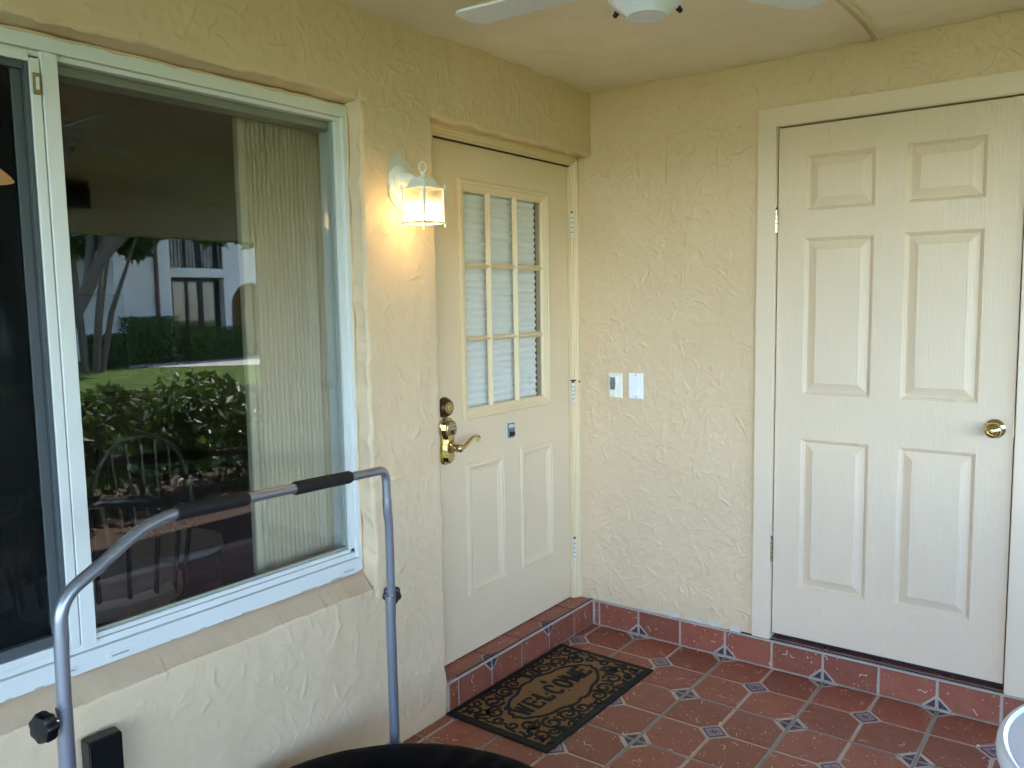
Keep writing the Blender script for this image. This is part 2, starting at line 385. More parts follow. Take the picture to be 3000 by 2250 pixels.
def trowel(us, vs, n, seed, amp=.0022, lmin=.03, lmax=.16, vertical=.3):
    """raised trowel laps: short curved ridges, sharp on one side, fading on the other"""
    g = np.random.default_rng(seed); H = np.zeros((len(vs), len(us)))
    du = us[1] - us[0]
    dens = fbm(H.shape, 90, 2, seed + 5)
    for _ in range(n):
        ci, cj = g.integers(0, len(vs)), g.integers(0, len(us))
        if dens[ci, cj] < g.uniform(-.45, .12): continue
        L = lmin + (lmax - lmin) * g.random() ** 2.2; a = g.uniform(0, 2 * math.pi)
        if g.random() < vertical: a = math.pi / 2 + g.normal(0, .35)
        k = g.normal(0, 9); step = .0022; N = int(L / step); tail = g.uniform(.004, .016); A = amp * g.uniform(.35, 1.25); side = 1 if g.random() < .5 else -1
        x, y = us[cj], vs[ci]; ss = np.arange(-.003, tail, .0020)
        prof = np.where(ss < 0, np.clip(1 + ss / .003, 0, 1), np.exp(-ss / (tail * .35)))
        px, py, aa = [], [], []
        for i in range(N):
            a += k * step + g.normal(0, .10); x += math.cos(a) * step; y += math.sin(a) * step; px.append(x); py.append(y); aa.append(a)
        px, py, aa = map(np.array, (px, py, aa)); e = np.clip(np.minimum(np.arange(N), N - 1 - np.arange(N)) / max(3, N * .25), 0, 1)
        e = e * (0.7 + .5 * g.random(N))
        X = px[:, None] - np.sin(aa)[:, None] * ss[None] * side; Y = py[:, None] + np.cos(aa)[:, None] * ss[None] * side; Z = A * e[:, None] * prof[None]
        jj = np.rint((X - us[0]) / du).astype(int); ii = np.rint((Y - vs[0]) / du).astype(int)
        ok = (jj >= 0) & (jj < len(us)) & (ii >= 0) & (ii < len(vs))
        np.maximum.at(H, (ii[ok], jj[ok]), Z[ok])
    K = H.copy()
    H[1:-1, 1:-1] = .64 * K[1:-1, 1:-1] + .09 * (K[:-2, 1:-1] + K[2:, 1:-1] + K[1:-1, :-2] + K[1:-1, 2:])
    return H
def relief(us, vs, seed, n, amp, vertical, crumb):
    H = trowel(us, vs, n, seed, amp, vertical=vertical)
    small = trowel(us, vs, n, seed + 40, amp * .75, .008, .035, vertical)
    H = np.maximum(H, small)
    mask = np.clip((fbm(H.shape, 70, 2, seed + 7) + .02) * 5, 0, 1); rough = fbm(H.shape, 5, 2, seed + 8); rough = np.clip(rough + .05, 0, .35)
    H += crumb * mask * rough
    q = fbm(H.shape, 48, 3, seed + 61, .55) * 7; fl = np.floor(q); fr_ = np.clip((q - fl) / .10, 0, 1); brk = np.clip((fbm(H.shape, 34, 2, seed + 62) - .02) * 9, 0, 1)
    fall = np.exp(-(q - fl) * 2.2); H += amp * .40 * fr_ * fall * brk
    H += .0016 * fbm(H.shape, 9, 2, seed + 3)
    H += .006 * fbm(H.shape, 120, 2, seed + 1) + .0028 * fbm(H.shape, 26, 3, seed + 2, .6)
    return H
def stucco_grid(name, us, vs, H, P, holes, mat, jit=.004):
    """height field grid with rectangular holes (u0,u1,v0,v1); returns object and boundary positions fn"""
    U, V = np.meshgrid(us, vs); du = np.zeros_like(U); dv = np.zeros_like(U); H = H.copy()
    j1 = fbm((1, len(vs)), 16, 3, 91)[0]; j2 = fbm((1, len(us)), 16, 3, 92)[0]
    keep = np.ones((len(vs) - 1, len(us) - 1), bool)
    uc = .5 * (us[1:] + us[:-1]); vc = .5 * (vs[1:] + vs[:-1])
    for (u0, u1, v0, v1) in holes:
        keep &= ~((uc[None] > u0) & (uc[None] < u1) & (vc[:, None] > v0) & (vc[:, None] < v1))
        inv = (V >= v0 - .03) & (V <= v1 + .03); inu = (U >= u0 - .03) & (U <= u1 + .03)
        for e in (u0, u1):
            f = np.clip(1 - np.abs(U - e) / .03, 0, 1) * inv; du += f * jit * 2.4 * j1[:, None]
            r = np.clip(1 - np.abs(U - e) / .014, 0, 1) * inv; H -= .007 * r ** 2
        for e in (v0, v1):
            low = e == v0
            f = np.clip(1 - np.abs(V - e) / .03, 0, 1) * inu; dv += f * jit * (1.1 if low else 2.4) * j2[None]
            r = np.clip(1 - np.abs(V - e) / (.007 if low else .014), 0, 1) * inu; H -= (.003 if low else .007) * r ** 2
    X = P(U + du, V + dv, H)                              # (..., 3)
    idx = np.arange(U.size).reshape(U.shape)
    q = np.stack([idx[:-1, :-1], idx[:-1, 1:], idx[1:, 1:], idx[1:, :-1]], -1)[keep]
    return X, q
def compact(X, q):
    used = np.unique(q); mp = np.full(X.reshape(-1, 3).shape[0], -1); mp[used] = np.arange(len(used)); return X.reshape(-1, 3)[used], mp[q]
def strip(front, back, n=7, amp=.003, seed=0):
    """reveal surface between two polylines, with a little unevenness"""
    front = np.asarray(front); back = np.asarray(back); t = np.linspace(0, 1, n)[:, None, None]
    X = front[None] * (1 - t) + back[None] * t
    nz = fbm((n, len(front)), 22, 3, seed) * amp; nz[0] = 0; nz[-1] = 0
    d = np.cross(back[len(back) // 2] - front[len(front) // 2], front[-1] - front[0]); d = d / np.linalg.norm(d)
    X = X + nz[..., None] * d; idx = np.arange(n * len(front)).reshape(n, -1)
    return X.reshape(-1, 3), np.stack([idx[:-1, :-1], idx[:-1, 1:], idx[1:, 1:], idx[1:, :-1]], -1).reshape(-1, 4)
def join_np(parts):
    V, F, o = [], [], 0
    for v, f in parts: V.append(v); F.append(f + o); o += len(v)
    return np.concatenate(V), np.concatenate(F)
def snap(arr, vals):
    for v in vals: arr[np.argmin(np.abs(arr - v))] = v
    return arr
def quad(a, b, c, d): return np.array([a, b, c, d], float), np.array([[0, 1, 2, 3]])

ST = .004
# wall with the window and the entry door (plane y = 0)
usA = np.arange(-3.45, .0001, ST); usA[-1] = 0.0; vsA = np.arange(-.01, 2.4701, ST)
HA = relief(usA, vsA, 3, 2000, .0031, .25, .0014)
far = np.clip((usA + 3.0) / -.4, 0, 1)[None]
snap(usA, (AR, DL)); snap(vsA, (SF, AT, LT, 2.155))
PA = lambda u, v, h: np.stack([u, -h, v], -1)
XA, qA = stucco_grid('a', usA, vsA, HA, PA, [(WL - .01, AR, SF, AT), (DL, .5, -.5, LT)], 'stucco', .005)
iu = lambda v: int(np.argmin(np.abs(usA - v))); iv = lambda v: int(np.argmin(np.abs(vsA - v)))
parts = [compact(XA, qA)]
ra, rb = iv(SF), iv(AT); ca, cb = iu(WL - .01), iu(AR)
fr = XA[ra:rb + 1, cb]; bk = fr.copy(); bk[:, 0] = -1.412; bk[:, 1] = .075; bk[:, 2] = np.linspace(.630, 2.160, len(fr)); parts.append(strip(fr, bk, 9, .008, 4))
fr = XA[rb, ca:cb + 1]; bk = fr.copy(); bk[:, 1] = .075; bk[:, 2] = 2.158; parts.append(strip(fr, bk, 9, .006, 5))
fr = XA[ra:rb + 1, ca]; bk = fr.copy(); bk[:, 1] = .075; parts.append(strip(fr, bk, 3, .002, 6))
sill_front = XA[ra, ca:cb + 1].copy()
cd = iu(DL); rt = iv(LT); r0 = 0
fr = XA[r0:rt + 1, cd]; bk = fr.copy(); bk[:, 0] = DL + .004; bk[:, 1] = .16; parts.append(strip(fr, bk, 9, .006, 7))
fr = XA[rt, cd:]; bk = fr.copy(); bk[:, 1] = .062; bk[:, 2] = LT + .004; parts.append(strip(fr, bk, 9, .006, 8))
# plain continuation to the left and the inner face of the wall
parts.append(quad((-6.5, 0, -.1), (-3.44, 0, -.1), (-3.44, 0, 2.5), (-6.5, 0, 2.5)))
yi = .20
for x0, x1, z0, z1 in ((-6.5, WL, -.1, 2.5), (WL, WR, -.1, WB), (WL, WR, WT, 2.5), (WR, -1.03, -.1, 2.5), (-1.03, .3, DT + .02, 2.5), (-.03, .3, -.1, DT + .02)):
    parts.append(quad((x0, yi, z0), (x1, yi, z0), (x1, yi, z1), (x0, yi, z1)))
for a, b in (((WR, WB), (WR, WT)), ((WL, WB), (WL, WT)), ((WL, WT), (WR, WT)), ((WL, WB), (WR, WB))):
    parts.append(quad((a[0], .12, a[1]), (b[0], .12, b[1]), (b[0], yi, b[1]), (a[0], yi, a[1])))
V, F = join_np(parts); wallA = npmesh('stucco_wall', V, F, 'stucco')
tag(wallA, 'rough cream stucco wall holding the sliding window and the glazed entry door', 'wall', 'stucco porch walls')
bk = sill_front.copy(); bk[:, 1] = .062; bk[:, 2] = .640
V, F = strip(sill_front, bk, 12, .0022, 9); sl_ = npmesh('window_sill', V, F, 'sill_paint'); sl_.parent = wallA; sl_['label'] = 'tan sloping stucco sill below the window'
# bare patch behind the lantern
mb = MB(); c0 = Vector((-1.236, 1.935)); pts = [(-1.243, 2.034), (-1.262, 2.016), (-1.279, 2.0), (-1.283, 1.975), (-1.281, 1.94), (-1.291, 1.905), (-1.288, 1.879), (-1.272, 1.857), (-1.25, 1.845), (-1.23, 1.839), (-1.205, 1.85), (-1.19, 1.88), (-1.18, 1.93), (-1.185, 1.975), (-1.192, 1.998), (-1.212, 2.006), (-1.226, 2.022)]
mb.add([(p[0], -.0062, p[1]) for p in pts] + [(p[0], .004, p[1]) for p in pts], [tuple(range(len(pts)))] + [(i, i + len(pts), (i + 1) % len(pts) + len(pts), (i + 1) % len(pts)) for i in range(len(pts))])
pt = mb.build('bare_patch', 'patch_white', wallA); pt['label'] = 'unpainted pale patch behind the lantern plate'

# wall with the closet door (plane x = 0), u runs along -y
STB = .003
usB = np.arange(YEND, .1281, STB); vsB = np.arange(-.01, 2.4701, STB)
HB = relief(usB, vsB, 21, 4600, .0034, .62, .0024)
oL, oR, oT = -.800, -1.722, 2.235
snap(usB, (oL, oR)); snap(vsB, (oT,))
PB = lambda u, v, h: np.stack([-h, u, v], -1)
XB, qB = stucco_grid('b', usB, vsB, HB, PB, [(oR, oL, -.5, oT)], 'stucco', .002)
parts = [compact(XB, qB)]
parts.append(quad((0, YEND, -.1), (1.7, YEND, -.1), (1.7, YEND, 2.5), (0, YEND, 2.5))); parts.append(quad((1.7, YEND, -.1), (1.7, .3, -.1), (1.7, .3, 2.5), (1.7, YEND, 2.5)))
for a, b in (((oL, 0), (oL, oT)), ((oR, 0), (oR, oT)), ((oL, oT), (oR, oT))):
    parts.append(quad((0, a[0], a[1]), (0, b[0], b[1]), (.14, b[0], b[1]), (.14, a[0], a[1])))
V, F = join_np(parts); wallB = npmesh('stucco_wall', V, F, 'stucco')
tag(wallB, 'heavily trowelled cream stucco wall between the entry door and the six panel door', 'wall', 'stucco porch walls')
# thin line of an old patched rectangle
mb = MB(); mb.ribbon([(-.372, 2.219), (-.45, 2.222), (-.55, 2.216), (-.66, 2.214), (-.772, 2.209)], .003, 0, .0035); mb.ribbon([(-.372, 2.219), (-.371, 2.13), (-.374, 2.02)], .0025, 0, .003)
mb.xf(Matrix(((0, 0, -1, -.0008), (1, 0, 0, 0), (0, 1, 0, 0), (0, 0, 0, 1)))); mb.build('patch_edge', 'stucco', wallB)

g = random.Random(5)
for yc, zc_, w_, h_ in ((-.29, .128, .055, .014), (-.40, .134, .10, .016), (-.52, .131, .09, .012), (-.60, .134, .07, .018), (-.70, .131, .06, .014), (-.12, .129, .05, .008)):
    n_ = 18; pts = [(yc + w_ / 2 * math.cos(a) * g.uniform(.6, 1.15), zc_ + h_ * math.sin(a) * g.uniform(.4, 1.2)) for a in [6.283 * k / n_ for k in range(n_)]]
    mb = MB().add([(-.0070, p[0], p[1]) for p in pts] + [(.002, p[0], p[1]) for p in pts], [tuple(range(n_))] + [(i, i + n_, (i + 1) % n_ + n_, (i + 1) % n_) for i in range(n_)]); mb.build('plaster_smear', 'patch_white', wallB)

# ceiling, roof mass, beam
xs = np.arange(-5.8, .03, .02); ys = np.arange(-3.75, .03, .02); Uc, Vc = np.meshgrid(xs, ys)
Hc = .012 * fbm(Uc.shape, 24, 3, 77) + .010 * fbm(Uc.shape, 4, 2, 78) + .006 * np.clip(fbm(Uc.shape, 9, 2, 79) - .12, 0, 1)
Xc = np.stack([Uc, Vc, ZC + Hc], -1); idx = np.arange(Uc.size).reshape(Uc.shape)
ceil = npmesh('ceiling', Xc.reshape(-1, 3), np.stack([idx[:-1, :-1], idx[1:, :-1], idx[1:, 1:], idx[:-1, 1:]], -1).reshape(-1, 4), 'ceiling_paint'); tag(ceil, kind='structure')
mb = MB().box(-5.82, 3.2, -3.95, .3, 2.472, 2.75); mb.box(-6.7, 2.2, .301, 6.2, 2.472, 5.6); mb.box(0.03, 3.2, -3.74, YEND, 2.45, 2.471)
rf = mb.build('upper_storey', 'render_white'); tag(rf, 'upper storey of the building above the porch ceiling', 'building')
beam = thing('porch_beam', 'horizontal boarded beam along the open edge of the porch', 'beam')
for k in range(6):
    z0 = 2.06 + k * .0655
    mb = MB().add([(-5.8, -3.725, z0), (3.2, -3.725, z0), (3.2, -3.735, z0 + .064), (-5.8, -3.735, z0 + .064), (-5.8, -3.9, z0), (3.2, -3.9, z0), (3.2, -3.9, z0 + .064), (-5.8, -3.9, z0 + .064)],
                  [(0, 1, 2, 3), (4, 7, 6, 5), (0, 4, 5, 1), (3, 2, 6, 7), (0, 3, 7, 4), (1, 5, 6, 2)])
    mb.build('board', 'siding', beam)
v_ = MB(); v_.box(-.50, -.29, -3.715, -3.70, 2.22, 2.41); vo_ = v_.build('vent_frame', 'grey_gasket', beam)
for k in range(12):
    MB().box(-.48 + k * .0155, -.474 + k * .0155, -3.699, -3.692, 2.24, 2.39).build('vent_bar', 'dark_metal', beam)

# ------------------------------------------------------------------ ground outside
mb = MB().box(-90, 90, -110, 40, -.6, -.12); g_ = mb.build('lawn', 'lawn_grass'); tag(g_, kind='structure')
mb = MB().box(-7.2, 3.2, -5.0, YEND - .16, -.119, -.06); g_ = mb.build('planting_bed', 'soil'); tag(g_, kind='structure')
mb = MB().add([(8.0, -20.6, -.11), (16.5, -20.9, -.11), (16.5, -16.4, -.11), (12.5, -15.6, -.11), (9.6, -18.4, -.11)], [(0, 1, 2, 3, 4)]); g_ = mb.build('path', 'concrete'); tag(g_, kind='structure')

# ------------------------------------------------------------------ porch floor: grout bed, clipped terracotta pieces, decorated inserts
floor = MB().box(-6.5, 0.12, YEND - .06, .20, -.12, 0.0).build('floor', 'grout'); tag(floor, kind='structure')
MB().box(-6.5, 1.0, YEND - .16, YEND - .06, -.12, .004).build('edge_strip', 'grout_light', floor)
GX, GY, PT = -.0105, -.2515, .4092
c_, gt, gf = .0560, .0082, .0068
def subtile_poly(x0, y0, x1, y1):
    """cell with its tile corner at (x0,y0) and its tile centre at (x1,y1)"""
    sx = 1 if x1 > x0 else -1; sy = 1 if y1 > y0 else -1
    a0, b0, a1, b1 = x0 + sx * gt, y0 + sy * gt, x1 - sx * gf, y1 - sy * gf
    k = c_
    p = [(x0 + sx * (k + .006), b0), (a1, b0), (a1, y1 - sy * k), (x1 - sx * k, b1), (a0, b1), (a0, y0 + sy * (k + .006))]
    if sx * sy < 0: p.reverse()
    return p
def clip_poly(p, axis, val, keep_less):
    o = []
    for i in range(len(p)):
        a, b = p[i], p[(i + 1) % len(p)]; ia = (a[axis] <= val) == keep_less; ib = (b[axis] <= val) == keep_less
        if ia: o.append(a)
        if ia != ib:
            t = (val - a[axis]) / (b[axis] - a[axis]); o.append((a[0] + (b[0] - a[0]) * t, a[1] + (b[1] - a[1]) * t))
    return o
SUB = {}
hp = PT / 2
for sx in (-1, 1):
    for sy in (-1, 1):
        SUB[sx, sy] = MB().prism(subtile_poly(0, 0, sx * hp, sy * hp), -.004, .0035, .0016).mesh('tile', 'terracotta')
def flat_prism_mesh(poly, name, mat, h=.003): return MB().prism(poly, -.003, h, .0008).mesh(name, mat)
dd = .0430
DIA = flat_prism_mesh([(dd, 0), (0, dd), (-dd, 0), (0, -dd)], 'insert', 'insert_lavender', .0022)
def motif_mesh():
    mb = MB(); d2 = .0405; d1 = .0385
    for i in range(4):
        a = [(d2, 0), (0, d2), (-d2, 0), (0, -d2)][i]; b = [(d2, 0), (0, d2), (-d2, 0), (0, -d2)][(i + 1) % 4]
        mb.ribbon([a, b], .0048, .0020, .0027)
    def sp(cx, cy, r, a0, turns, flip=1):
        return [(cx + r * (1 - .75 * t) * math.cos(a0 + flip * turns * 6.28 * t), cy + r * (1 - .75 * t) * math.sin(a0 + flip * turns * 6.28 * t)) for t in np.linspace(0, 1, 16)]
    mb.ribbon([(-.014, -.014), (-.006, -.010), (.0, .0), (.006, .010), (.014, .014)], [.002, .004, .005, .004, .002], .0020, .0028)
    mb.ribbon(sp(-.010, .004, .009, -1.2, 1.1), .0026, .0020, .0027); mb.ribbon(sp(.010, -.004, .009, 1.9, 1.1), .0026, .0020, .0027)
    mb.ribbon([(.002, .016), (-.004, .018), (-.010, .014)], .0022, .0020, .0027); mb.ribbon([(-.002, -.018), (.004, -.020), (.010, -.016)], .0022, .0020, .0027)
    return mb.mesh('scroll_motif', 'insert_navy')
MOT = motif_mesh()
RED = MB().prism([(.004, 0), (0, .004), (-.004, 0), (0, -.004)], .002, .0028).mesh('flower', 'insert_red')
q_ = .0390
TRI = {}
for sx in (-1, 1):
    for sy in (-1, 1):
        p = [(sx * .0075, sy * .0075), (sx * q_, sy * .0075), (sx * .0075, sy * q_)]
        if sx * sy < 0: p.reverse()
        TRI[sx, sy] = flat_prism_mesh(p, 'corner_insert', 'corner_insert', .0022)
def add_diamond(parent, mat):
    d = inst('insert', DIA, parent, mat); inst('scroll_motif', MOT, d, Matrix.Identity(4))
    for px, py in ((.012, .012), (-.012, -.012)): inst('flower', RED, d, Matrix.Translation((px, py, 0)))
ymin = YEND - .055
for i in range(-7, 1):                       # tile column index: corners at GX+i*PT
    for j in range(-5, 2):
        cx, cy2 = GX + i * PT, GY + j * PT
        mids = []
        for sx in (-1, 1):
            for sy in (-1, 1):
                ex, ey = cx + sx * hp, cy2 + sy * hp
                x0, x1 = min(cx, ex), max(cx, ex); y0, y1 = min(cy2, ey), max(cy2, ey)
                if x0 > -.03 or y0 > -.01 or y1 < ymin + .02 or x1 < -2.9: continue
                tilt = Matrix.Translation((0, 0, random.uniform(-.0006, .0006)))
                if x1 <= -.004 and y1 <= -.004 and y0 >= ymin:
                    inst('tile', SUB[sx, sy], floor, Matrix.Translation((cx, cy2, 0)) @ tilt)
                else:
                    p = [(a - cx, b - cy2) for a, b in subtile_poly(cx, cy2, ex, ey)]
                    p = clip_poly(p, 0, -.010 - cx, True); p = clip_poly(p, 1, -.004 - cy2, True) if len(p) > 2 else p
                    p = clip_poly(p, 1, ymin - cy2, False) if len(p) > 2 else p
                    if len(p) > 2: inst('tile', MB().prism(p, -.004, .0035, .0012).mesh('tile', 'terracotta'), floor, Matrix.Translation((cx, cy2, 0)))
                if cx < -.05 and cy2 < -.05 and cy2 > ymin: inst('corner_insert', TRI[sx, sy], floor, Matrix.Translation((cx, cy2, 0)))
                elif sx < 0 and -.05 <= cx <= .03 and cy2 < -.05 and cy2 > ymin:
                    p = [(-.016, sy * .0075), (-q_, sy * .0075), (-.016, sy * .0285)]
                    if sy > 0: p.reverse()
                    inst('corner_insert', flat_prism_mesh(p if sx * sy > 0 else p, 'corner_insert', 'corner_insert', .0022), floor, Matrix.Translation((cx, cy2, 0)))
        mx, my = cx - hp, cy2 + hp            # tile centre up-left of this corner
        if mx < -.06 and my < -.03 and my > ymin + .06 and mx > -2.9: add_diamond(floor, Matrix.Translation((mx, my, 0)))
        elif -.06 < my < .06 and mx < -.06 and mx > -2.9:
            pass
add_diamond(floor, Matrix.Translation((GX - hp, GY + hp - .004, 0))) if False else None
for k in range(-7, 1):
    x = GX + k * PT
    if x < -.05: MB().box(x - .0045, x + .0045, ymin, -.003, -.002, .0012).build('grout_line', 'grout_grey', floor)
for k in range(-5, 1):
    y = GY + k * PT
    if y > ymin: MB().box(-6.4, -.011, y - .0045, y + .0045, -.002, .0016).build('grout_line', 'grout_grey', floor)
# step under the entry door: riser and tread pieces
step = MB().box(DL, 0.0, .0012, .19, -.01, BT - .004).build('door_step', 'grout_light'); tag(step, 'terracotta tiled step under the entry door', 'step')
RZ = Matrix(((1, 0, 0, 0), (0, 0, -1, 0), (0, 1, 0, 0), (0, 0, 0, 1)))          # local xy -> world xz, local z -> -y
RJ = [-1.052, -.996, -.791, -.586, -.382, -.179, -.012]; TRUE_A = (-.791, -.382)
for a, b in zip(RJ[:-1], RJ[1:]):
    g0 = .0055
    p = [(a + g0, .006), (b - g0, .006), (b - g0, BT - .010), (a + g0, BT - .010)]
    if b in TRUE_A: p = [(a + g0, .006), (b - g0, .006), (b - g0, BT - .055), (b - .050, BT - .010), (a + g0, BT - .010)]
    if a in TRUE_A: p = [(a + g0, .006), (b - g0, .006), (b - g0, BT - .010), (a + .050, BT - .010), (a + g0, BT - .055)]
    ox = (a + b) / 2
    inst('tile', MB().prism([(x - ox, z) for x, z in p], -.002, .0042, .0014).mesh('tile', 'terracotta'), step, Matrix.Translation((ox, 0, 0)) @ RZ)
for x in TRUE_A:
    for sx in (-1, 1):
        p = [(x + sx * .006, BT - .012), (x + sx * .036, BT - .012), (x + sx * .006, BT - .043)]
        if sx > 0: p.reverse()
        inst('corner_insert', flat_prism_mesh([(a - x, b) for a, b in p], 'corner_insert', 'corner_insert', .003), step, Matrix.Translation((x, 0, 0)) @ RZ)
MB().box(DL + .002, -.002, -.0035, .0015, BT - .009, BT + .0005).build('grout_line', 'grout_light', step)
MB().box(DL + .05, -.01, -.0012, .0048, BT - .0005, BT + .0025).build('edge_gap', 'dark_gap', step)
for a, b in zip(RJ[:-1], RJ[1:]):
    g0 = .0055
    p = [(a + g0, .0065), (b - g0, .0065), (b - g0, .13), (a + g0, .13)]
    if b in TRUE_A: p = [(a + g0, .0065), (b - .050, .0065), (b - g0, .050), (b - g0, .13), (a + g0, .13)]
    if a in TRUE_A: p = [(a + .050, .0065), (b - g0, .0065), (b - g0, .13), (a + g0, .13), (a + g0, .050)]
    ox = (a + b) / 2
    inst('tile', MB().prism([(x - ox, y) for x, y in p], -.004, .004, .0014).mesh('tile', 'terracotta'), step, Matrix.Translation((ox, 0, BT - .003)))
for x in TRUE_A:
    for sx in (-1, 1):
        p = [(x + sx * .005, .008), (x + sx * .036, .008), (x + sx * .005, .038)]
        if sx < 0: p.reverse()
        inst('corner_insert', flat_prism_mesh([(a - x, b) for a, b in p], 'corner_insert', 'corner_insert', .003), step, Matrix.Translation((x, 0, BT - .003)))
# skirting tiles along the closet wall
sk = MB().box(-.006, .02, YEND, -.0025, -.01, BT - .003).build('tile_skirting', 'grout_light'); tag(sk, 'terracotta tile skirting along the foot of the closet door wall', 'skirting')
MB().box(.0205, .13, oR + .002, oL - .002, -.01, BT - .0045).build('threshold', 'grout_light', sk)
RBm = Matrix(((0, 0, -1, 0), (-1, 0, 0, 0), (0, 1, 0, 0), (0, 0, 0, 1)))        # local x -> -y, local y -> z, local z -> -x
BJ = [.009, .036, .242, .447, .655, .857, 1.062, 1.271, 1.474, 1.680, 1.885, 2.09, 2.27]; TRUE_B = (.242, .655, 1.062, 1.474, 1.885)
for a, b in zip(BJ[:-1], BJ[1:]):
    g0 = .0055; z1 = BT - .011; z0 = .007
    p = [(a + g0, z0), (b - g0, z0), (b - g0, z1), (a + g0, z1)]
    if b in TRUE_B: p = [(a + g0, z0), (b - .053, z0), (b - g0, z0 + .046), (b - g0, z1), (a + g0, z1)]
    if a in TRUE_B: p = [(a + .053, z0), (b - g0, z0), (b - g0, z1), (a + g0, z1), (a + g0, z0 + .046)]
    ox = (a + b) / 2
    inst('tile', MB().prism([(x - ox, z) for x, z in p], -.003, .0045, .0014).mesh('tile', 'terracotta'), sk, Matrix.Translation((-.0065, -ox, 0)) @ RBm)
for x in TRUE_B:
    for sx in (-1, 1):
        p = [(x + sx * .006, .008), (x + sx * .039, .008), (x + sx * .006, .039)]
        if sx < 0: p.reverse()
        inst('corner_insert', flat_prism_mesh([(a - x, b) for a, b in p], 'corner_insert', 'corner_insert', .003), sk, Matrix.Translation((-.0065, -x, 0)) @ RBm)
MB().box(-.0115, -.003, -2.27, -.0105, BT - .008, BT - .0005).build('grout_line', 'grout_light', sk)
MB().box(-.004, .0005, -2.27, -.66, BT - .0005, BT + .004).build('edge_gap', 'dark_gap', sk)
MB().box(-.0135, -.002, -2.27, -.008, -.002, .0052).build('grout_line', 'grout_light', sk)
MB().box(.0005, .008, oR + .002, oL - .002, BT - .004, BT + .0045).build('grout_line', 'grout_light', sk)
for a, b in ((.857, 1.062), (1.062, 1.271), (1.271, 1.474), (1.474, 1.68)):
    p = [(.012, -b + .005), (.09, -b + .005), (.09, -a - .005), (.012, -a - .005)]
    inst('tile', MB().prism(p, -.004, .0035, .001).mesh('tile', 'terracotta'), sk, Matrix.Translation((0, 0, BT)))

# ------------------------------------------------------------------ entry door
def ring_panel(mb, x0, x1, z0, z1, prof, to3, fill=True):
    """nested rectangle rings; prof: list of (inset, height)"""
    rings = []
    for ins, h in prof:
        rings.append([to3(x0 + ins, z0 + ins, h), to3(x1 - ins, z0 + ins, h), to3(x1 - ins, z1 - ins, h), to3(x0 + ins, z1 - ins, h)])
    vs = [p for r in rings for p in r]; fs = []
    for k in range(len(rings) - 1):
        for i in range(4):
            j = (i + 1) % 4; fs.append((4 * k + i, 4 * k + j, 4 * k + 4 + j, 4 * k + 4 + i))
    if fill: fs.append(tuple(range(4 * len(rings) - 4, 4 * len(rings))))
    return mb.add(vs, fs)
door = thing('entry_door', 'cream entry door with nine small panes over two moulded panels', 'door')
EL = -1.002                                      # leaf left edge
toA = lambda x, z, h: (x, DY - h, z)
LX0, LX1, LZ0, LZ1 = -.800, -.245, 1.094, 1.972        # lite opening
P1 = (-.811, -.559, .357, .898); P2 = (-.4435, -.1935, .364, .900)
mb = MB()
cells_x = [EL, P1[0], LX0, P1[1], P2[0], LX1, P2[1], DR]; 
xsb = sorted(set([EL, DR, LX0, LX1, P1[0], P1[1], P2[0], P2[1]])); zsb = sorted(set([DB, DT, LZ0, LZ1, P1[2], P1[3], P2[2], P2[3]]))
def inside(x, z, r): return r[0] < x < r[1] and r[2] < z < r[3]
for i in range(len(xsb) - 1):
    for k in range(len(zsb) - 1):
        xm, zm = (xsb[i] + xsb[i + 1]) / 2, (zsb[k] + zsb[k + 1]) / 2
        if inside(xm, zm, (LX0, LX1, LZ0, LZ1)) or inside(xm, zm, P1) or inside(xm, zm, P2): continue
        mb.add([toA(xsb[i], zsb[k], 0), toA(xsb[i + 1], zsb[k], 0), toA(xsb[i + 1], zsb[k + 1], 0), toA(xsb[i], zsb[k + 1], 0)], [(0, 1, 2, 3)])
b4 = [(EL, DB), (DR, DB), (DR, DT), (EL, DT)]
for i in range(4):
    a, b = b4[i], b4[(i + 1) % 4]; mb.add([(a[0], DY, a[1]), (b[0], DY, b[1]), (b[0], DY + .044, b[1]), (a[0], DY + .044, a[1])], [(0, 1, 2, 3)])
l4 = [(LX0, LZ0), (LX1, LZ0), (LX1, LZ1), (LX0, LZ1)]
for i in range(4):
    a, b = l4[i], l4[(i + 1) % 4]; mb.add([(a[0], DY, a[1]), (b[0], DY, b[1]), (b[0], DY + .044, b[1]), (a[0], DY + .044, a[1])], [(0, 1, 2, 3)])
for x0, x1, z0, z1 in ((EL, DR, DB, LZ0), (EL, DR, LZ1, DT), (EL, LX0, LZ0, LZ1), (LX1, DR, LZ0, LZ1)):
    mb.add([(x0, DY + .044, z0), (x1, DY + .044, z0), (x1, DY + .044, z1), (x0, DY + .044, z1)], [(3, 2, 1, 0)])
mb.build('leaf', 'cream_paint', door)
prof = [(0, 0), (.002, .004), (.007, .006), (.011, .003), (.013, .0035), (.020, .0055), (.026, .0020), (.032, -.0015), (.040, -.0035), (.042, -.002), (.045, -.0045), (.054, -.0045)]
for p in (P1, P2):
    mb = MB(); ring_panel(mb, *p, prof, toA); mb.build('panel', 'cream_paint', door)
mb = MB(); prof = [(0, 0), (.001, .010), (.004, .013), (.010, .0135), (.015, .010), (.022, .0105), (.030, .006), (.038, .003), (.046, -.004), (.047, -.010)]
OX0, OX1, OZ0, OZ1 = -.829, -.218, 1.068, 2.000
ring_panel(mb, OX0, OX1, OZ0, OZ1, prof, toA, False); lf = mb.build('lite_frame', 'lite_paint', door)
GX0, GX1, GZ0, GZ1 = OX0 + .046, OX1 - .046, OZ0 + .046, OZ1 - .046
gxs = [GX0, -.632, -.450, GX1]; gzs = [GZ0, 1.3845, 1.6725, GZ1]
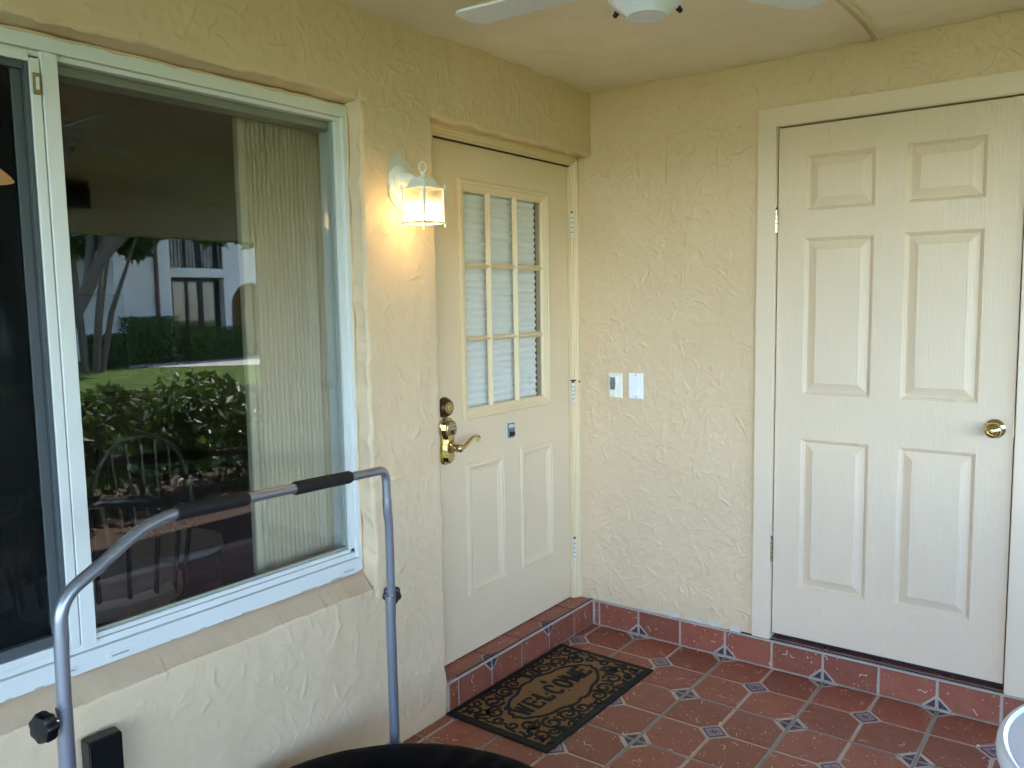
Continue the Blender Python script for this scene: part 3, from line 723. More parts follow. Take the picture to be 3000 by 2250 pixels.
def muntin(p0, p1, w=.019):
    """profiled bar from p0 to p1 in the xz plane"""
    horizontal = abs(p1[0] - p0[0]) > abs(p1[1] - p0[1]); cs = [(-w / 2 - .004, -.010), (-w / 2, -.002), (-w / 2 + .004, .001), (-.002, .006), (.002, .006), (w / 2 - .004, .001), (w / 2, -.002), (w / 2 + .004, -.010)]
    vs = []
    for p in (p0, p1):
        for o, h in cs: vs.append(toA(p[0], p[1] + o, h) if horizontal else toA(p[0] + o, p[1], h))
    n = len(cs); return MB().add(vs, [(i, i + 1, n + i + 1, n + i) for i in range(n - 1)] + [tuple(range(n)), tuple(range(n, 2 * n))])
for x in gxs[1:3]: muntin((x, GZ0 - .003), (x, GZ1 + .003)).build('muntin', 'lite_paint', door)
for z in gzs[1:3]:
    for a, b in zip(gxs[:-1], gxs[1:]): muntin((a, z), (b, z), .017).build('muntin', 'lite_paint', door)
for i in range(3):
    for k in range(3):
        MB().box(gxs[i] + .002, gxs[i + 1] - .002, DY + .012, DY + .016, gzs[k] + .002, gzs[k + 1] - .002).build('pane', 'lantern_glass', door)
# pleated shade behind the panes
mb = MB(); n = 64; z0, z1 = GZ0 - .02, GZ1 + .02
for i in range(n):
    a = z0 + (z1 - z0) * i / n; b = z0 + (z1 - z0) * (i + 1) / n; y1, y2 = (.024, .033) if i % 2 == 0 else (.033, .024)
    mb.add([(GX0 - .01, DY + y1, a), (GX1 - .012, DY + y1, a), (GX1 - .012, DY + y2, b), (GX0 - .01, DY + y2, b)], [(0, 1, 2, 3)])
sh = mb.build('pleated_shade', 'shade_fabric'); tag(sh, 'pale pleated shade behind the nine panes of the entry door', 'shade')
# deadbolt
db = MB().lathe([(.040, -.001), (.039, .006), (.030, .024), (.026, .026)], (-.932, DY, 1.134), (0, -1, 0), 40).build('deadbolt', 'bronze', door, True)
MB().lathe([(.0225, .024), (.0225, .0275), (.021, .029), (.001, .029)], (-.932, DY, 1.134), (0, -1, 0), 32).build('lock_face', 'brass_old', db, True)
MB().lathe([(.0115, .029), (.0115, .0305), (.010, .031), (.001, .031)], (-.932, DY, 1.134), (0, -1, 0), 24).build('cylinder', 'brass', db, True)
MB().box(-.9335, -.9305, DY - .0315, DY - .030, 1.127, 1.141).build('keyhole', 'black_plastic', db)
# keypad lever lock
def round_poly(w, h, r, n=5, arch=0):
    p = []
    for cx, cz, a0 in ((w / 2 - r, h / 2 - r, 0), (-w / 2 + r, h / 2 - r, 90), (-w / 2 + r, -h / 2 + r, 180), (w / 2 - r, -h / 2 + r, 270)):
        for k in range(n + 1):
            a = R(a0 + 90 * k / n); p.append((cx + r * math.cos(a), cz + r * math.sin(a)))
    return p
TA = lambda x, z, y=DY: Matrix.Translation((x, y, z)) @ RZ
lx, lz = -.925, 1.004
lk = inst('keypad_lock', MB().prism(round_poly(.082, .178, .030), 0, .012, .004).mesh('keypad_lock', 'brass'), door, TA(lx, lz))
body = [(-.026, .030), (-.030, .046), (-.028, .066), (-.018, .079), (0, .082), (.018, .079), (.028, .066), (.030, .046), (.026, .030), (.020, .010), (.022, -.012), (.024, -.030), (.026, -.060), (.020, -.078), (0, -.083), (-.020, -.078), (-.026, -.060), (-.024, -.030), (-.022, -.012), (-.020, .010)]
body.reverse()
inst('lock_body', MB().prism(body[::1], .010, .026, .006).mesh('lock_body', 'brass'), lk, Matrix.Identity(4))
hp_ = [(-.024, .026), (.024, .026), (.029, .046), (.027, .064), (.017, .077), (0, .080), (-.017, .077), (-.027, .064), (-.029, .046)]
kp = inst('keypad', MB().prism(hp_, .024, .034, .003).mesh('keypad', 'brass_old'), lk, Matrix.Identity(4))
KEY = MB().lathe([(.0042, 0), (.0040, .0016), (.003, .0022), (.0005, .0022)], n=12).mesh('key', 'chrome', True)
KEYM = MB().box(-.0008, .0008, -.0022, .0022, .0022, .0026).mesh('key_number', 'black_plastic')
for r_ in range(2):
    for k in range(5):
        q = inst('key', KEY, kp, Matrix.Translation((-.0185 + k * .0092, .062 - r_ * .0135, .034))); inst('key_number', KEYM, q, Matrix.Identity(4))
inst('cylinder', MB().lathe([(.0085, 0), (.0085, .003), (.006, .004), (.0005, .004)], n=20).mesh('cylinder', 'bronze', True), lk, Matrix.Translation((0, .036, .034)))
inst('rose', MB().lathe([(.022, 0), (.021, .008), (.014, .014), (.012, .026), (.015, .032), (.015, .050), (.011, .056), (.001, .057)], n=28).mesh('rose', 'brass', True), lk, Matrix.Translation((0, -.022, .024)))
lev = []
for t in np.linspace(0, 1, 22):
    lev.append((.004 + .112 * t, -.022 + .030 * (3 * t * t - 2 * t ** 3) - .004 * math.sin(t * 6.28), .066 - .004 * math.sin(t * 3.14)))
for a in np.linspace(.2, 3.6, 10): lev.append((.116 + .008 * math.sin(a), .008 - .008 + .008 * math.cos(a), .066))
inst('lever', MB().tube(lev, [.0105 - .0052 * min(1, i / 20) for i in range(len(lev))], 14).mesh('lever', 'brass', True), lk, Matrix.Identity(4))
# small key box
kb = inst('key_switch', MB().prism(round_poly(.056, .070, .004), 0, .004, .001).mesh('key_switch', 'keybox_light'), door, TA(-.514, .990))
inst('face', MB().prism(round_poly(.046, .060, .003), .003, .008, .0015).mesh('face', 'keybox_grey'), kb, Matrix.Identity(4))
inst('label_plate', MB().prism(round_poly(.034, .014, .002), .008, .0092, .0004).mesh('label_plate', 'keybox_light'), kb, Matrix.Translation((0, .019, 0)))
inst('slot', MB().box(-.013, .017, -.023, -.006, .007, .014).mesh('slot', 'black_plastic'), kb, Matrix.Identity(4))
for sx in (-1, 1): inst('screw', MB().lathe([(.0022, 0), (.002, .0012), (.0003, .0014)], n=10).mesh('screw', 'black_plastic'), kb, Matrix.Translation((sx * .020, .002, .008)))
# hinges (knuckles)
def hinge(parent, x, y, z0, z1, mat, r=.0068):
    h = None
    n = 5; L = (z1 - z0) / n
    for k in range(n):
        o = MB().lathe([(r, 0), (r, L - .0032)], (x, y, z0 + k * L), (0, 0, 1), 14).build('hinge' if k == 0 else 'knuckle', mat, parent if k == 0 else h, True)
        if k == 0: h = o
    MB().lathe([(.0035, 0), (.0045, .004), (.002, .008)], (x, y, z1), (0, 0, 1), 10).build('pin', 'bronze', h, True)
    MB().lathe([(r * .82, 0), (r * .82, z1 - z0 - .001)], (x, y, z0), (0, 0, 1), 10).build('hinge_core', 'bronze', h, True)
    return h
for z0, z1 in ((1.818, 1.925), (1.059, 1.152), (.304, .413)): hinge(door, -.0470, .0735, z0, z1, 'white_alu')
hk = MB().tube([(-.062, .088, 1.158), (-.050, .072, 1.161), (-.032, .070, 1.160), (-.018, .070, 1.158), (-.012, .066, 1.152)], .0038, 8).build('hinge_stop', 'bronze', door, True)
MB().lathe([(.007, 0), (.0075, .004), (.004, .008)], (-.012, .068, 1.153), (-.4, -1, 0), 12).build('stop_tip', 'black_rubber', hk, True)
MB().lathe([(.006, 0), (.0065, .004), (.004, .008)], (-.064, .085, 1.157), (-.4, -1, 0), 12).build('stop_pad', 'white_alu', hk, True)
# frame of the entry door
df = thing('door_frame', 'cream moulded frame around the entry door', 'door frame')
hz = [(.062, LT + .03), (.062, 2.160), (.066, 2.157), (.066, 2.150), (.071, 2.147), (.071, 2.139), (.080, 2.137), (.080, DT + .004), (.150, DT + .004), (.150, LT + .03)]
n = len(hz); MB().add([(DL, y, z) for y, z in hz] + [(0.0, y, z) for y, z in hz], [(i, (i + 1) % n, n + (i + 1) % n, n + i) for i in range(n)]).build('head', 'lite_paint', df)
jx = [(.062, .012), (.062, -.020), (.066, -.022), (.066, -.030), (.073, -.033), (.073, -.041), (.080, -.043), (.080, DR + .004), (.150, DR + .004), (.150, .012)]
n = len(jx); MB().add([(x, y, BT + .001) for y, x in jx] + [(x, y, LT + .02) for y, x in jx], [(i, (i + 1) % n, n + (i + 1) % n, n + i) for i in range(n)]).build('jamb', 'lite_paint', df)
MB().box(DL - .002, EL - .003, .070, .150, BT, DT + .02).build('jamb', 'lite_paint', df)
MB().box(EL - .002, DR + .003, .0815, .0945, DT + .0005, DT + .0036).build('gap_shade_strip', 'black_rubber', df)  # dark strip standing in for the shade in the gap above the leaf
MB().box(EL, DR, .10, .19, BT + .0015, DB - .003).build('threshold', 'bronze', df)

# ------------------------------------------------------------------ closet door
cd_ = thing('panel_door', 'off-white six panel door with brass knob in the right hand wall', 'door')
FX = .004                                          # face plane
toB = lambda y, z, h: (FX - h, y, z)
rowsz = [(1.859, 2.068), (1.147, 1.754), (.360, .968)]; colsy = [(-1.209, -.957), (-1.567, -1.314)]
panels = [(c[0], c[1], r_[0], r_[1]) for c in colsy for r_ in rowsz]
ysb = sorted({BL, BR, *[c for p in panels for c in p[:2]]}); zsb = sorted({BBOT, BTOP, *[c for p in panels for c in p[2:]]})
mb = MB()
for i in range(len(ysb) - 1):
    for k in range(len(zsb) - 1):
        ym, zm = (ysb[i] + ysb[i + 1]) / 2, (zsb[k] + zsb[k + 1]) / 2
        if any(inside(ym, zm, p) for p in panels): continue
        mb.add([toB(ysb[i], zsb[k], 0), toB(ysb[i + 1], zsb[k], 0), toB(ysb[i + 1], zsb[k + 1], 0), toB(ysb[i], zsb[k + 1], 0)], [(3, 2, 1, 0)])
b4 = [(BL, BBOT), (BR, BBOT), (BR, BTOP), (BL, BTOP)]
for i in range(4):
    a, b = b4[i], b4[(i + 1) % 4]; mb.add([(FX, a[0], a[1]), (FX, b[0], b[1]), (FX + .035, b[0], b[1]), (FX + .035, a[0], a[1])], [(0, 1, 2, 3)])
mb.add([(FX + .035, BL, BBOT), (FX + .035, BR, BBOT), (FX + .035, BR, BTOP), (FX + .035, BL, BTOP)], [(0, 1, 2, 3)])
mb.build('leaf', 'woodgrain_paint', cd_)
prof = [(0, 0), (.002, -.0020), (.0035, -.0042), (.0055, -.0046), (.0080, -.0080), (.0115, -.0128), (.0135, -.0140), (.0155, -.0140), (.0435, -.0024), (.0455, -.0010)]
for p in panels:
    mb = MB(); ring_panel(mb, *p, prof, toB); mb.build('panel', 'woodgrain_paint', cd_)
kn = MB().lathe([(.034, -.001), (.033, .004), (.026, .009), (.016, .011), (.0125, .016), (.0125, .028), (.018, .034), (.0255, .042), (.0275, .050), (.0265, .058), (.021, .064), (.0165, .066), (.0150, .0635), (.0135, .064), (.010, .0665), (.001, .067)], (FX, -1.622, 1.062), (-1, 0, 0), 48).build('knob', 'brass', cd_, True)
MB().lathe([(.0072, .0655), (.0065, .069), (.001, .0695)], (FX, -1.622, 1.062), (-1, 0, 0), 20).build('turn_button', 'brass_old', kn, True)
MB().box(FX - .0005, FX + .03, BR - .0012, BR + .003, 1.035, 1.092).build('latch_plate', 'brass_old', cd_)
hinge(cd_, -.0040, -.8475, 1.783, 1.872, 'brass'); hinge(cd_, -.0040, -.8475, .453, .552, 'brass_old')
cs = thing('door_casing', 'cream flat casing with mitred corners around the six panel door', 'door casing')
CI, CO = -.846, -.777; CIr, COr = -1.688, -1.757; CTi, CTo = 2.1905, 2.257
th = -.017
def casing(p, nm='casing_board'):
    vs = [(0.006, a, b) for a, b in p] + [(th, a, b) for a, b in p]; n = 4
    return MB().add(vs, [(0, 1, 2, 3), (7, 6, 5, 4)] + [(i, (i + 1) % 4, 4 + (i + 1) % 4, 4 + i) for i in range(4)]).build(nm, 'casing_paint', cs, bevel=.0012)
casing([(CO, BT + .006), (CI, BT + .006), (CI, CTi), (CO, CTo)]); casing([(CIr, BT + .004), (COr, BT + .004), (COr, CTo), (CIr, CTi)]); casing([(CO - .0004, CTo), (CI - .0004, CTi + .0002), (CIr + .0004, CTi + .0002), (COr + .0004, CTo)])
MB().box(-.006, .10, BL + .0045, CI + .022, BT + .004, CTi + .02).build('jamb', 'casing_paint', cs); MB().box(-.006, .10, CIr - .022, BR - .0045, BT + .004, CTi + .02).build('jamb', 'casing_paint', cs)
MB().box(-.005, .10, CIr - .02, CI + .02, BTOP + .006, CTi + .02).build('head_jamb', 'casing_paint', cs)
MB().box(.045, .10, BR - .01, BL + .01, BT + .004, BTOP + .01).build('dark_backing', 'dark_gap', cs)  # dark sheet behind the whole leaf, showing dark through its edge gaps

# ------------------------------------------------------------------ sliding window
win = thing('sliding_window', 'white aluminium sliding window with a big fixed pane and a screened left panel', 'window')
YF = .052
def bar(nm, x0, x1, y0, y1, z0, z1, mat='white_alu', bevel=.0015, par=win): return MB().box(x0, x1, y0, y1, z0, z1).build(nm, mat, par, bevel=bevel)
bar('head', WL, WR, YF, .165, 2.119, WT); bar('head_stop', WL + .02, WR - .013, YF + .012, .12, 2.1055, 2.1185); bar('head_track', WL + .02, WR - .02, .094, .16, 2.083, 2.105, 'rail_grey')
bar('sill_track', WL, WR, YF - .004, .165, WB, .689); bar('sill_rail', WL + .02, WR - .014, YF + .006, .10, .6905, .709); bar('sash_rail', -2.303, WR - .018, YF + .012, .10, .710, .7225)
bar('jamb', WR - .0165, WR, YF, .165, .690, 2.1185); bar('jamb_stop', -1.453, WR - .017, YF + .012, .10, .7105, 2.105)
bar('jamb', WL, WL + .03, YF, .165, .690, 2.1185)
bar('mullion', -2.341, -2.304, YF + .002, .115, .700, 2.1185, bevel=.002); bar('glazing_bead', -2.3035, -2.2995, YF + .02, .085, .7225, 2.105)
bar('glazing_bead', -1.4575, -1.4535, YF + .022, .085, .7225, 2.105, 'rail_grey'); bar('glazing_bead', -2.30, -1.4575, YF + .022, .085, .7227, .7300, 'rail_grey')
bar('fixed_glass', -2.305, -1.452, .0855, .0905, .7200, 2.107, 'window_glass', 0)
# screened panel
bar('screen_stile', -2.3665, -2.3435, YF + .004, .085, .706, 2.100, bevel=.002); bar('screen_rail', WL + .03, -2.367, YF + .004, .085, 2.090, 2.112); bar('screen_rail', WL + .03, -2.367, YF + .004, .085, .706, .726)
bar('spline', -2.3765, -2.3670, YF + .008, .080, .7265, 2.0895, 'grey_gasket'); bar('spline', -2.400, -2.377, YF + .022, .080, .7265, 2.0895, 'grey_gasket'); bar('spline', WL + .03, -2.3772, YF + .010, .080, 2.072, 2.0893, 'grey_gasket'); bar('spline', WL + .03, -2.3772, YF + .010, .080, .7267, .752, 'grey_gasket')
bar('insect_screen', WL + .03, -2.40, YF + .030, YF + .0305, .752, 2.072, 'insect_screen', 0)
bar('sliding_glass', WL + .03, -2.39, .115, .120, .725, 2.09, 'window_glass', 0)
la = bar('latch', -2.362, -2.348, YF - .004, YF + .003, 2.018, 2.066, 'brass_old', .001); bar('latch_plate', -2.3585, -2.3515, YF - .0065, YF - .0042, 2.028, 2.056, 'white_alu', .0005, la)
for x0, x1 in ((-2.287, -2.225), (-1.512, -1.453), (-2.424, -2.362), (-3.1, -3.04)):
    o = bar('weep_cover', x0, x1, YF - .0068, YF - .0042, .651, .668, 'white_alu', .001); bar('weep_slot', x0 + .012, x1 - .006, YF - .0085, YF - .0068, .657, .661, 'rail_grey', .0004, o)
# caulk smears around the frame
def wob_tube(a, b, r, seed, n=60):
    g = np.random.default_rng(seed); A, B = np.array(a), np.array(b)
    return MB().tube([tuple(A + (B - A) * t + g.normal(0, .0012, 3)) for t in np.linspace(0, 1, n)], [r * g.uniform(.6, 1.4) for _ in range(n)], 6)
wob_tube((WL, YF + .001, WT + .002), (WR, YF + .001, WT + .002), .004, 1).build('caulk', 'stucco', win, True); wob_tube((WR + .002, YF + .002, WB), (WR + .002, YF + .002, WT), .0045, 2).build('caulk', 'stucco', win, True); wob_tube((WL, YF, WB + .001), (WR, YF, WB + .001), .004, 3).build('caulk', 'sill_paint', win, True)
# vertical blind
bl = thing('vertical_blind', 'cream vertical blind stacked at the right end inside the window', 'blind')
bar('headrail', WL + .1, -1.395, .165, .215, 2.100, 2.140, 'rail_grey', .002, bl)
def slat_mesh(z0, z1):
    # S-curved vane: a short front lip facing the glass and a blade running back into the room
    mb = MB(); pr = [(.0180, -.0105), (.0140, -.0075), (.0090, -.0045), (.0040, -.0014), (.0008, .0012), (.0, .0040), (.0020, .0120), (.0060, .0240), (.0120, .0400)]
    off = [Vector(p) + Vector((.0010, .0008)) for p in reversed(pr)]; ring = pr + [(p.x, p.y) for p in off]; m_ = len(ring); vs = []
    for z in (z0, z1): vs += [(x, y, z) for x, y in ring]
    mb.add(vs, [(k, (k + 1) % m_, m_ + (k + 1) % m_, m_ + k) for k in range(m_)] + [tuple(range(m_, 2 * m_))]); return mb.mesh('slat', 'slat', True)
SLM = slat_mesh(.690, 2.098)
for k in range(18):
    x = -1.735 + k * .0172 + random.uniform(-.0006, .0006)
    inst('slat', SLM, bl, Matrix.Translation((x, .176 + random.uniform(-.0006, .0006), random.uniform(-.002, .002))) @ Matrix.Rotation(R(random.uniform(-2, 2)), 4, 'Z'))
mb = MB()
for k in range(150): mb.lathe([(.0005, -.0022), (.0022, 0), (.0005, .0022)], (-1.407, .205, 1.19 + k * .0062), (0, 0, 1), 6)
mb.tube([(-1.407, .205, 1.18), (-1.407, .205, 2.11)], .0006, 5); ch = mb.build('bead_chain', 'rail_grey', bl, True)
MB().lathe([(.003, 0), (.009, .006), (.0095, .02), (.006, .028), (.0085, .040), (.003, .044)], (-1.400, .203, 1.140), (0, 0, 1), 16).build('chain_weight', 'bone', bl, True)
MB().tube([(-1.400, .205, 1.14), (-1.404, .205, .86)], .001, 6).build('cord', 'rail_grey', bl); MB().prism(round_poly(.024, .108, .010), -.004, .004, .002).xf(Matrix.Translation((-1.404, .205, .812)) @ RZ).build('cord_weight', 'bone', bl)

# ------------------------------------------------------------------ wall lantern
lan = thing('wall_lantern', 'lit white square wall lantern with clear panes beside the entry door', 'lantern')
X0, Y0, ZB = -1.232, -.102, 1.900
MB().lathe([(.0575, 0), (.0575, .006), (.055, .010), (.047, .013), (.044, .020), (.030, .024), (.001, .024)], (X0, 0.0, 1.932), (0, -1, 0), 48).build('back_plate', 'lamp_white', lan, True)
MB().lathe([(.0035, .023), (.003, .0255), (.0005, .026)], (X0 - .022, 0, 1.934), (0, -1, 0), 10).build('screw', 'lamp_white', lan, True)
MB().tube([(X0, -.018, 1.938), (X0, -.035, 1.942), (X0, -.055, 1.938), (X0, -.074, 1.926), (X0, -.088, 1.918)], [.030, .023, .019, .018, .018], 20).build('arm', 'lamp_white', lan, True)
def frust(mb, b0, b1, z0, z1):
    vs = [(X0 + sx * b, Y0 + sy * b, z) for b, z in ((b0, z0), (b1, z1)) for sx, sy in ((-1, -1), (1, -1), (1, 1), (-1, 1))]
    return mb.add(vs, [(i, (i + 1) % 4, 4 + (i + 1) % 4, 4 + i) for i in range(4)] + [(3, 2, 1, 0), (4, 5, 6, 7)])
mb = MB(); frust(mb, .0535, .0535, ZB, ZB + .0045); frust(mb, .0415, .024, ZB + .0046, ZB + .034); frust(mb, .025, .0235, ZB + .0341, ZB + .037); mb.build('roof', 'lamp_white', lan, bevel=.0008)
MB().lathe([(.017, 0), (.014, .004), (.009, .008), (.007, .014), (.0085, .018), (.004, .020)], (X0, Y0, ZB + .037), (0, 0, 1), 20).build('finial', 'lamp_white', lan, True)
MB().tube([(X0 - .0007 + .0115 * math.sin(a) * .79, Y0 + .0115 * math.sin(a) * -.6, ZB + .071 - .0165 * math.cos(a)) for a in np.linspace(0, 6.283, 25)], .0021, 8, False).build('ring', 'lamp_white', lan, True)
ZL = 1.7885; bb = .0465
for sx in (-1, 1):
    for sy in (-1, 1):
        MB().box(X0 + sx * bb - .003, X0 + sx * bb + .003, Y0 + sy * bb - .003, Y0 + sy * bb + .003, ZL, ZB).build('post', 'lamp_white', lan, bevel=.0006)
        MB().lathe([(.003, -.011), (.0045, -.006), (.003, -.001)], (X0 + sx * .050, Y0 + sy * .050, ZL - .0005), (0, 0, 1), 10).build('ball_foot', 'lamp_white', lan, True)
        MB().lathe([(.003, 0), (.004, .004), (.002, .009)], (X0 + sx * .050, Y0 + sy * .050, ZB + .005), (0, 0, 1), 10).build('roof_knob', 'lamp_white', lan, True)
for s in (-1, 1):
    MB().box(X0 - .0535, X0 + .0535, Y0 + s * .0495 - .004, Y0 + s * .0495 + .004, ZL, ZL + .005).build('base_rail', 'lamp_white', lan)
    MB().box(X0 + s * .0495 - .004, X0 + s * .0495 + .004, Y0 - .0453, Y0 + .0453, ZL, ZL + .005).build('base_rail', 'lamp_white', lan)
    MB().box(X0 - .043, X0 + .043, Y0 + s * .0455 - .0008, Y0 + s * .0455 + .0008, ZL + .005, ZB - .0005).build('pane', 'glow_haze_glass', lan)
    MB().box(X0 + s * .0455 - .0008, X0 + s * .0455 + .0008, Y0 - .043, Y0 + .043, ZL + .005, ZB - .0005).build('pane', 'glow_haze_glass', lan)
bu = MB().lathe([(.012, 0), (.013, -.022), (.018, -.034), (.030, -.050)], (X0, Y0, ZB), (0, 0, 1), 28).build('bulb_base', 'bulb_plastic', lan, True)
MB().lathe([(.0300, -.0502), (.0325, -.060), (.0335, -.070), (.032, -.082), (.026, -.094), (.014, -.102), (.001, -.104)], (X0, Y0, ZB), (0, 0, 1), 28).build('bulb_globe', 'bulb_glow', bu, True)

# ------------------------------------------------------------------ switch plates
TB = lambda y, z: Matrix.Translation((-.0032, y, z)) @ RBm
def rectp(w_, h_): return [(-w_ / 2, -h_ / 2), (w_ / 2, -h_ / 2), (w_ / 2, h_ / 2), (-w_ / 2, h_ / 2)]
b = inst('door_bell', MB().prism(rectp(.072, .113), 0, .006, .003).mesh('door_bell', 'bell_ivory'), None, TB(-.1255, 1.1438)); tag(b, 'ivory door bell plate with grey button panel left of the light switch', 'door bell')
sh_ = [(-.021, -.050), (.010, -.050), (.020, -.012), (.022, .012), (.020, .044), (-.019, .044), (-.023, .012), (-.022, -.012)]
bo = inst('bell_body', MB().prism([(x - .004, y) for x, y in sh_], .005, .019, .005).mesh('bell_body', 'bell_ivory'), b, Matrix.Identity(4))
inst('bell_button', MB().prism([(-.018, -.018), (.006, -.018), (.009, .010), (.007, .038), (-.017, .038), (-.019, .010)], .018, .0205, .001).mesh('bell_button', 'bell_grey'), bo, Matrix.Identity(4))
s_ = inst('light_switch', MB().prism(rectp(.072, .114), 0, .006, .003).mesh('light_switch', 'switch_white'), None, TB(-.230, 1.1465)); tag(s_, 'white rocker light switch right of the door bell', 'light switch')
mb = MB().add([(-.0165, -.033, .005), (.0165, -.033, .005), (.0165, .033, .005), (-.0165, .033, .005), (-.0155, -.032, .012), (.0155, -.032, .012), (.0155, .032, .0065), (-.0155, .032, .0065)], [(0, 1, 5, 4), (1, 2, 6, 5), (2, 3, 7, 6), (3, 0, 4, 7), (4, 5, 6, 7)])
inst('rocker', mb.mesh('rocker', 'switch_white'), s_, Matrix.Identity(4))
for yy in (-.048, .048): inst('screw', MB().lathe([(.003, .0055), (.0028, .0068), (.0004, .007)], n=12).mesh('screw', 'bell_grey'), s_, Matrix.Translation((0, yy, 0)))

# ------------------------------------------------------------------ ceiling fan and raceway
fan = thing('ceiling_fan', 'white three bladed ceiling fan under the porch ceiling', 'ceiling fan')
fx, fy, fz = -1.697, -1.152, 2.106
MB().lathe([(.012, 2.20), (.012, ZC)], (fx, fy, 0), (0, 0, 1), 16).build('downrod', 'fan_white', fan, True)
MB().lathe([(.02, 2.36), (.055, 2.40), (.065, ZC - .002)], (fx, fy, 0), (0, 0, 1), 28).build('canopy', 'fan_white', fan, True)
MB().lathe([(.078, .052), (.092, .058), (.100, .075), (.100, .105), (.085, .130), (.03, .145)], (fx, fy, fz), (0, 0, 1), 40).build('motor_housing', 'fan_white', fan, True)
MB().lathe([(.001, .004), (.040, 0.0), (.045, .006), (.066, .020), (.078, .034), (.080, .050), (.078, .0515)], (fx, fy, fz), (0, 0, 1), 40).build('light_fitter', 'fan_white', fan, True)
for a in (205, 325, 85):
    d = Vector((math.cos(R(a)), math.sin(R(a)), 0)); c = Vector((fx, fy, fz + .028)) + d * .068
    MB().lathe([(.0055, 0), (.0065, .006), (.005, .016), (.001, .018)], tuple(c), tuple(d + Vector((0, 0, -.9))), 12).build('thumb_screw', 'black_plastic', fan, True)
for a in (92, -30, -150):
    rot = Matrix.Translation((fx, fy, fz + .085)) @ Matrix.Rotation(R(a), 4, 'Z')
    MB().prism([(.08, -.02), (.20, -.035), (.21, 0), (.20, .035), (.08, .02)], -.006, -.001).xf(rot).build('blade_iron', 'fan_white', fan)
    pitch = rot @ Matrix.Rotation(R(-2), 4, 'X')
    out = [(.15, -.045), (.30, -.052), (.40, -.056)] + [(.435 + .03 * math.cos(t), -.026 + .032 * math.sin(t)) for t in np.linspace(-1.3, -.1, 5)] + [(.435 + .03 * math.cos(t), .026 + .030 * math.sin(t)) for t in np.linspace(.1, 1.4, 5)] + [(.40, .055), (.30, .050), (.15, .045)]
    MB().prism(out, 0, .006, .001).xf(pitch).build('blade', 'fan_white', fan)
rc = thing('cable_raceway', 'thin cream cable cover running across the ceiling to the wall', 'cable cover')
rp = [(-.004, -1.204), (-.16, -1.214), (-.29, -1.220), (-.60, -1.214), (-1.2, -1.20), (fx + .07, fy)]
mb = MB(); mb.ribbon(rp, .020, ZC - .014, ZC + .006); mb.build('cover', 'ceiling_paint', rc, bevel=.003)

# ------------------------------------------------------------------ welcome mat
MC = Matrix.Translation((-.694, -.2370, .0042)) @ Matrix.Rotation(R(-.8), 4, 'Z')
mat_ = thing('door_mat', 'brown coir WELCOME mat with black rubber scrollwork in front of the step', 'door mat'); mat_.matrix_world = MC
def mpart(mb, nm, mt, **k):
    o = mb.build(nm, mt, None, **k); o.parent = mat_; return o
W2, H2 = .385, .228
mpart(MB().prism(rectp(2 * W2, 2 * H2), 0, .0065, .0025), 'rubber_base', 'black_rubber')
ci = MB(); nx, ny = 120, 66; gi = fbm((ny + 1, nx + 1), 5, 3, 5); V = [(-W2 + .03 + (2 * W2 - .06) * i / nx, -H2 + .028 + (2 * H2 - .056) * j / ny, .0074 + .0022 * gi[j, i]) for j in range(ny + 1) for i in range(nx + 1)]
ci.add(V, [(j * (nx + 1) + i, j * (nx + 1) + i + 1, (j + 1) * (nx + 1) + i + 1, (j + 1) * (nx + 1) + i) for j in range(ny) for i in range(nx)])
mpart(ci, 'coir_field', 'coir', smooth=True)
sc = MB(); zt0, zt1 = .0050, .0092
def spiral(cx, cy, r, a0, turns, flip=1, r1=.22, n=30): return [(cx + r * (1 - (1 - r1) * t) * math.cos(a0 + flip * turns * 6.283 * t), cy + r * (1 - (1 - r1) * t) * math.sin(a0 + flip * turns * 6.283 * t)) for t in np.linspace(0, 1, n)]
def bez(p0, p1, p2, p3, n=14): return [tuple((1 - t) ** 3 * np.array(p0) + 3 * (1 - t) ** 2 * t * np.array(p1) + 3 * (1 - t) * t * t * np.array(p2) + t ** 3 * np.array(p3)) for t in np.linspace(0, 1, n)]
quarter = []
quarter.append((bez((0, .118), (.05, .150), (.085, .10), (.13, .098)), .008)); quarter.append((bez((.13, .098), (.19, .098), (.215, .06), (.255, .030)), .008)); quarter.append((bez((.255, .030), (.245, .012), (.262, .006), (.268, 0)), .008))
quarter.append((spiral(.058, .162, .036, -1.2, 1.35), .0075)); quarter.append((spiral(.128, .148, .042, 2.6, 1.5, -1), .0075)); quarter.append((spiral(.215, .135, .040, -2.2, 1.4), .0075)); quarter.append((spiral(.275, .078, .036, 2.2, 1.4, -1), .0075))
quarter.append((spiral(.315, .030, .026, -1.5, 1.2), .007)); quarter.append((spiral(.310, .150, .034, .6, 1.2), .0075)); quarter.append((spiral(.262, .172, .022, 2.8, 1.1, -1), .0065)); quarter.append((spiral(.018, .185, .020, 3.6, 1.1, -1), .0065))
for k, (px, py, rr, a0) in enumerate(((.318, .190, .020, .3), (.345, .165, .016, 1.2), (.300, .112, .018, 2.2), (.335, .105, .017, .2), (.235, .190, .016, 1.0), (.170, .190, .013, .8))):
    quarter.append(([(px + rr * math.cos(a0 + t_), py + rr * math.sin(a0 + t_)) for t_ in np.linspace(0, 3.6, 12)], [.004 + .009 * math.sin(3.14 * i_ / 11) for i_ in range(12)]))
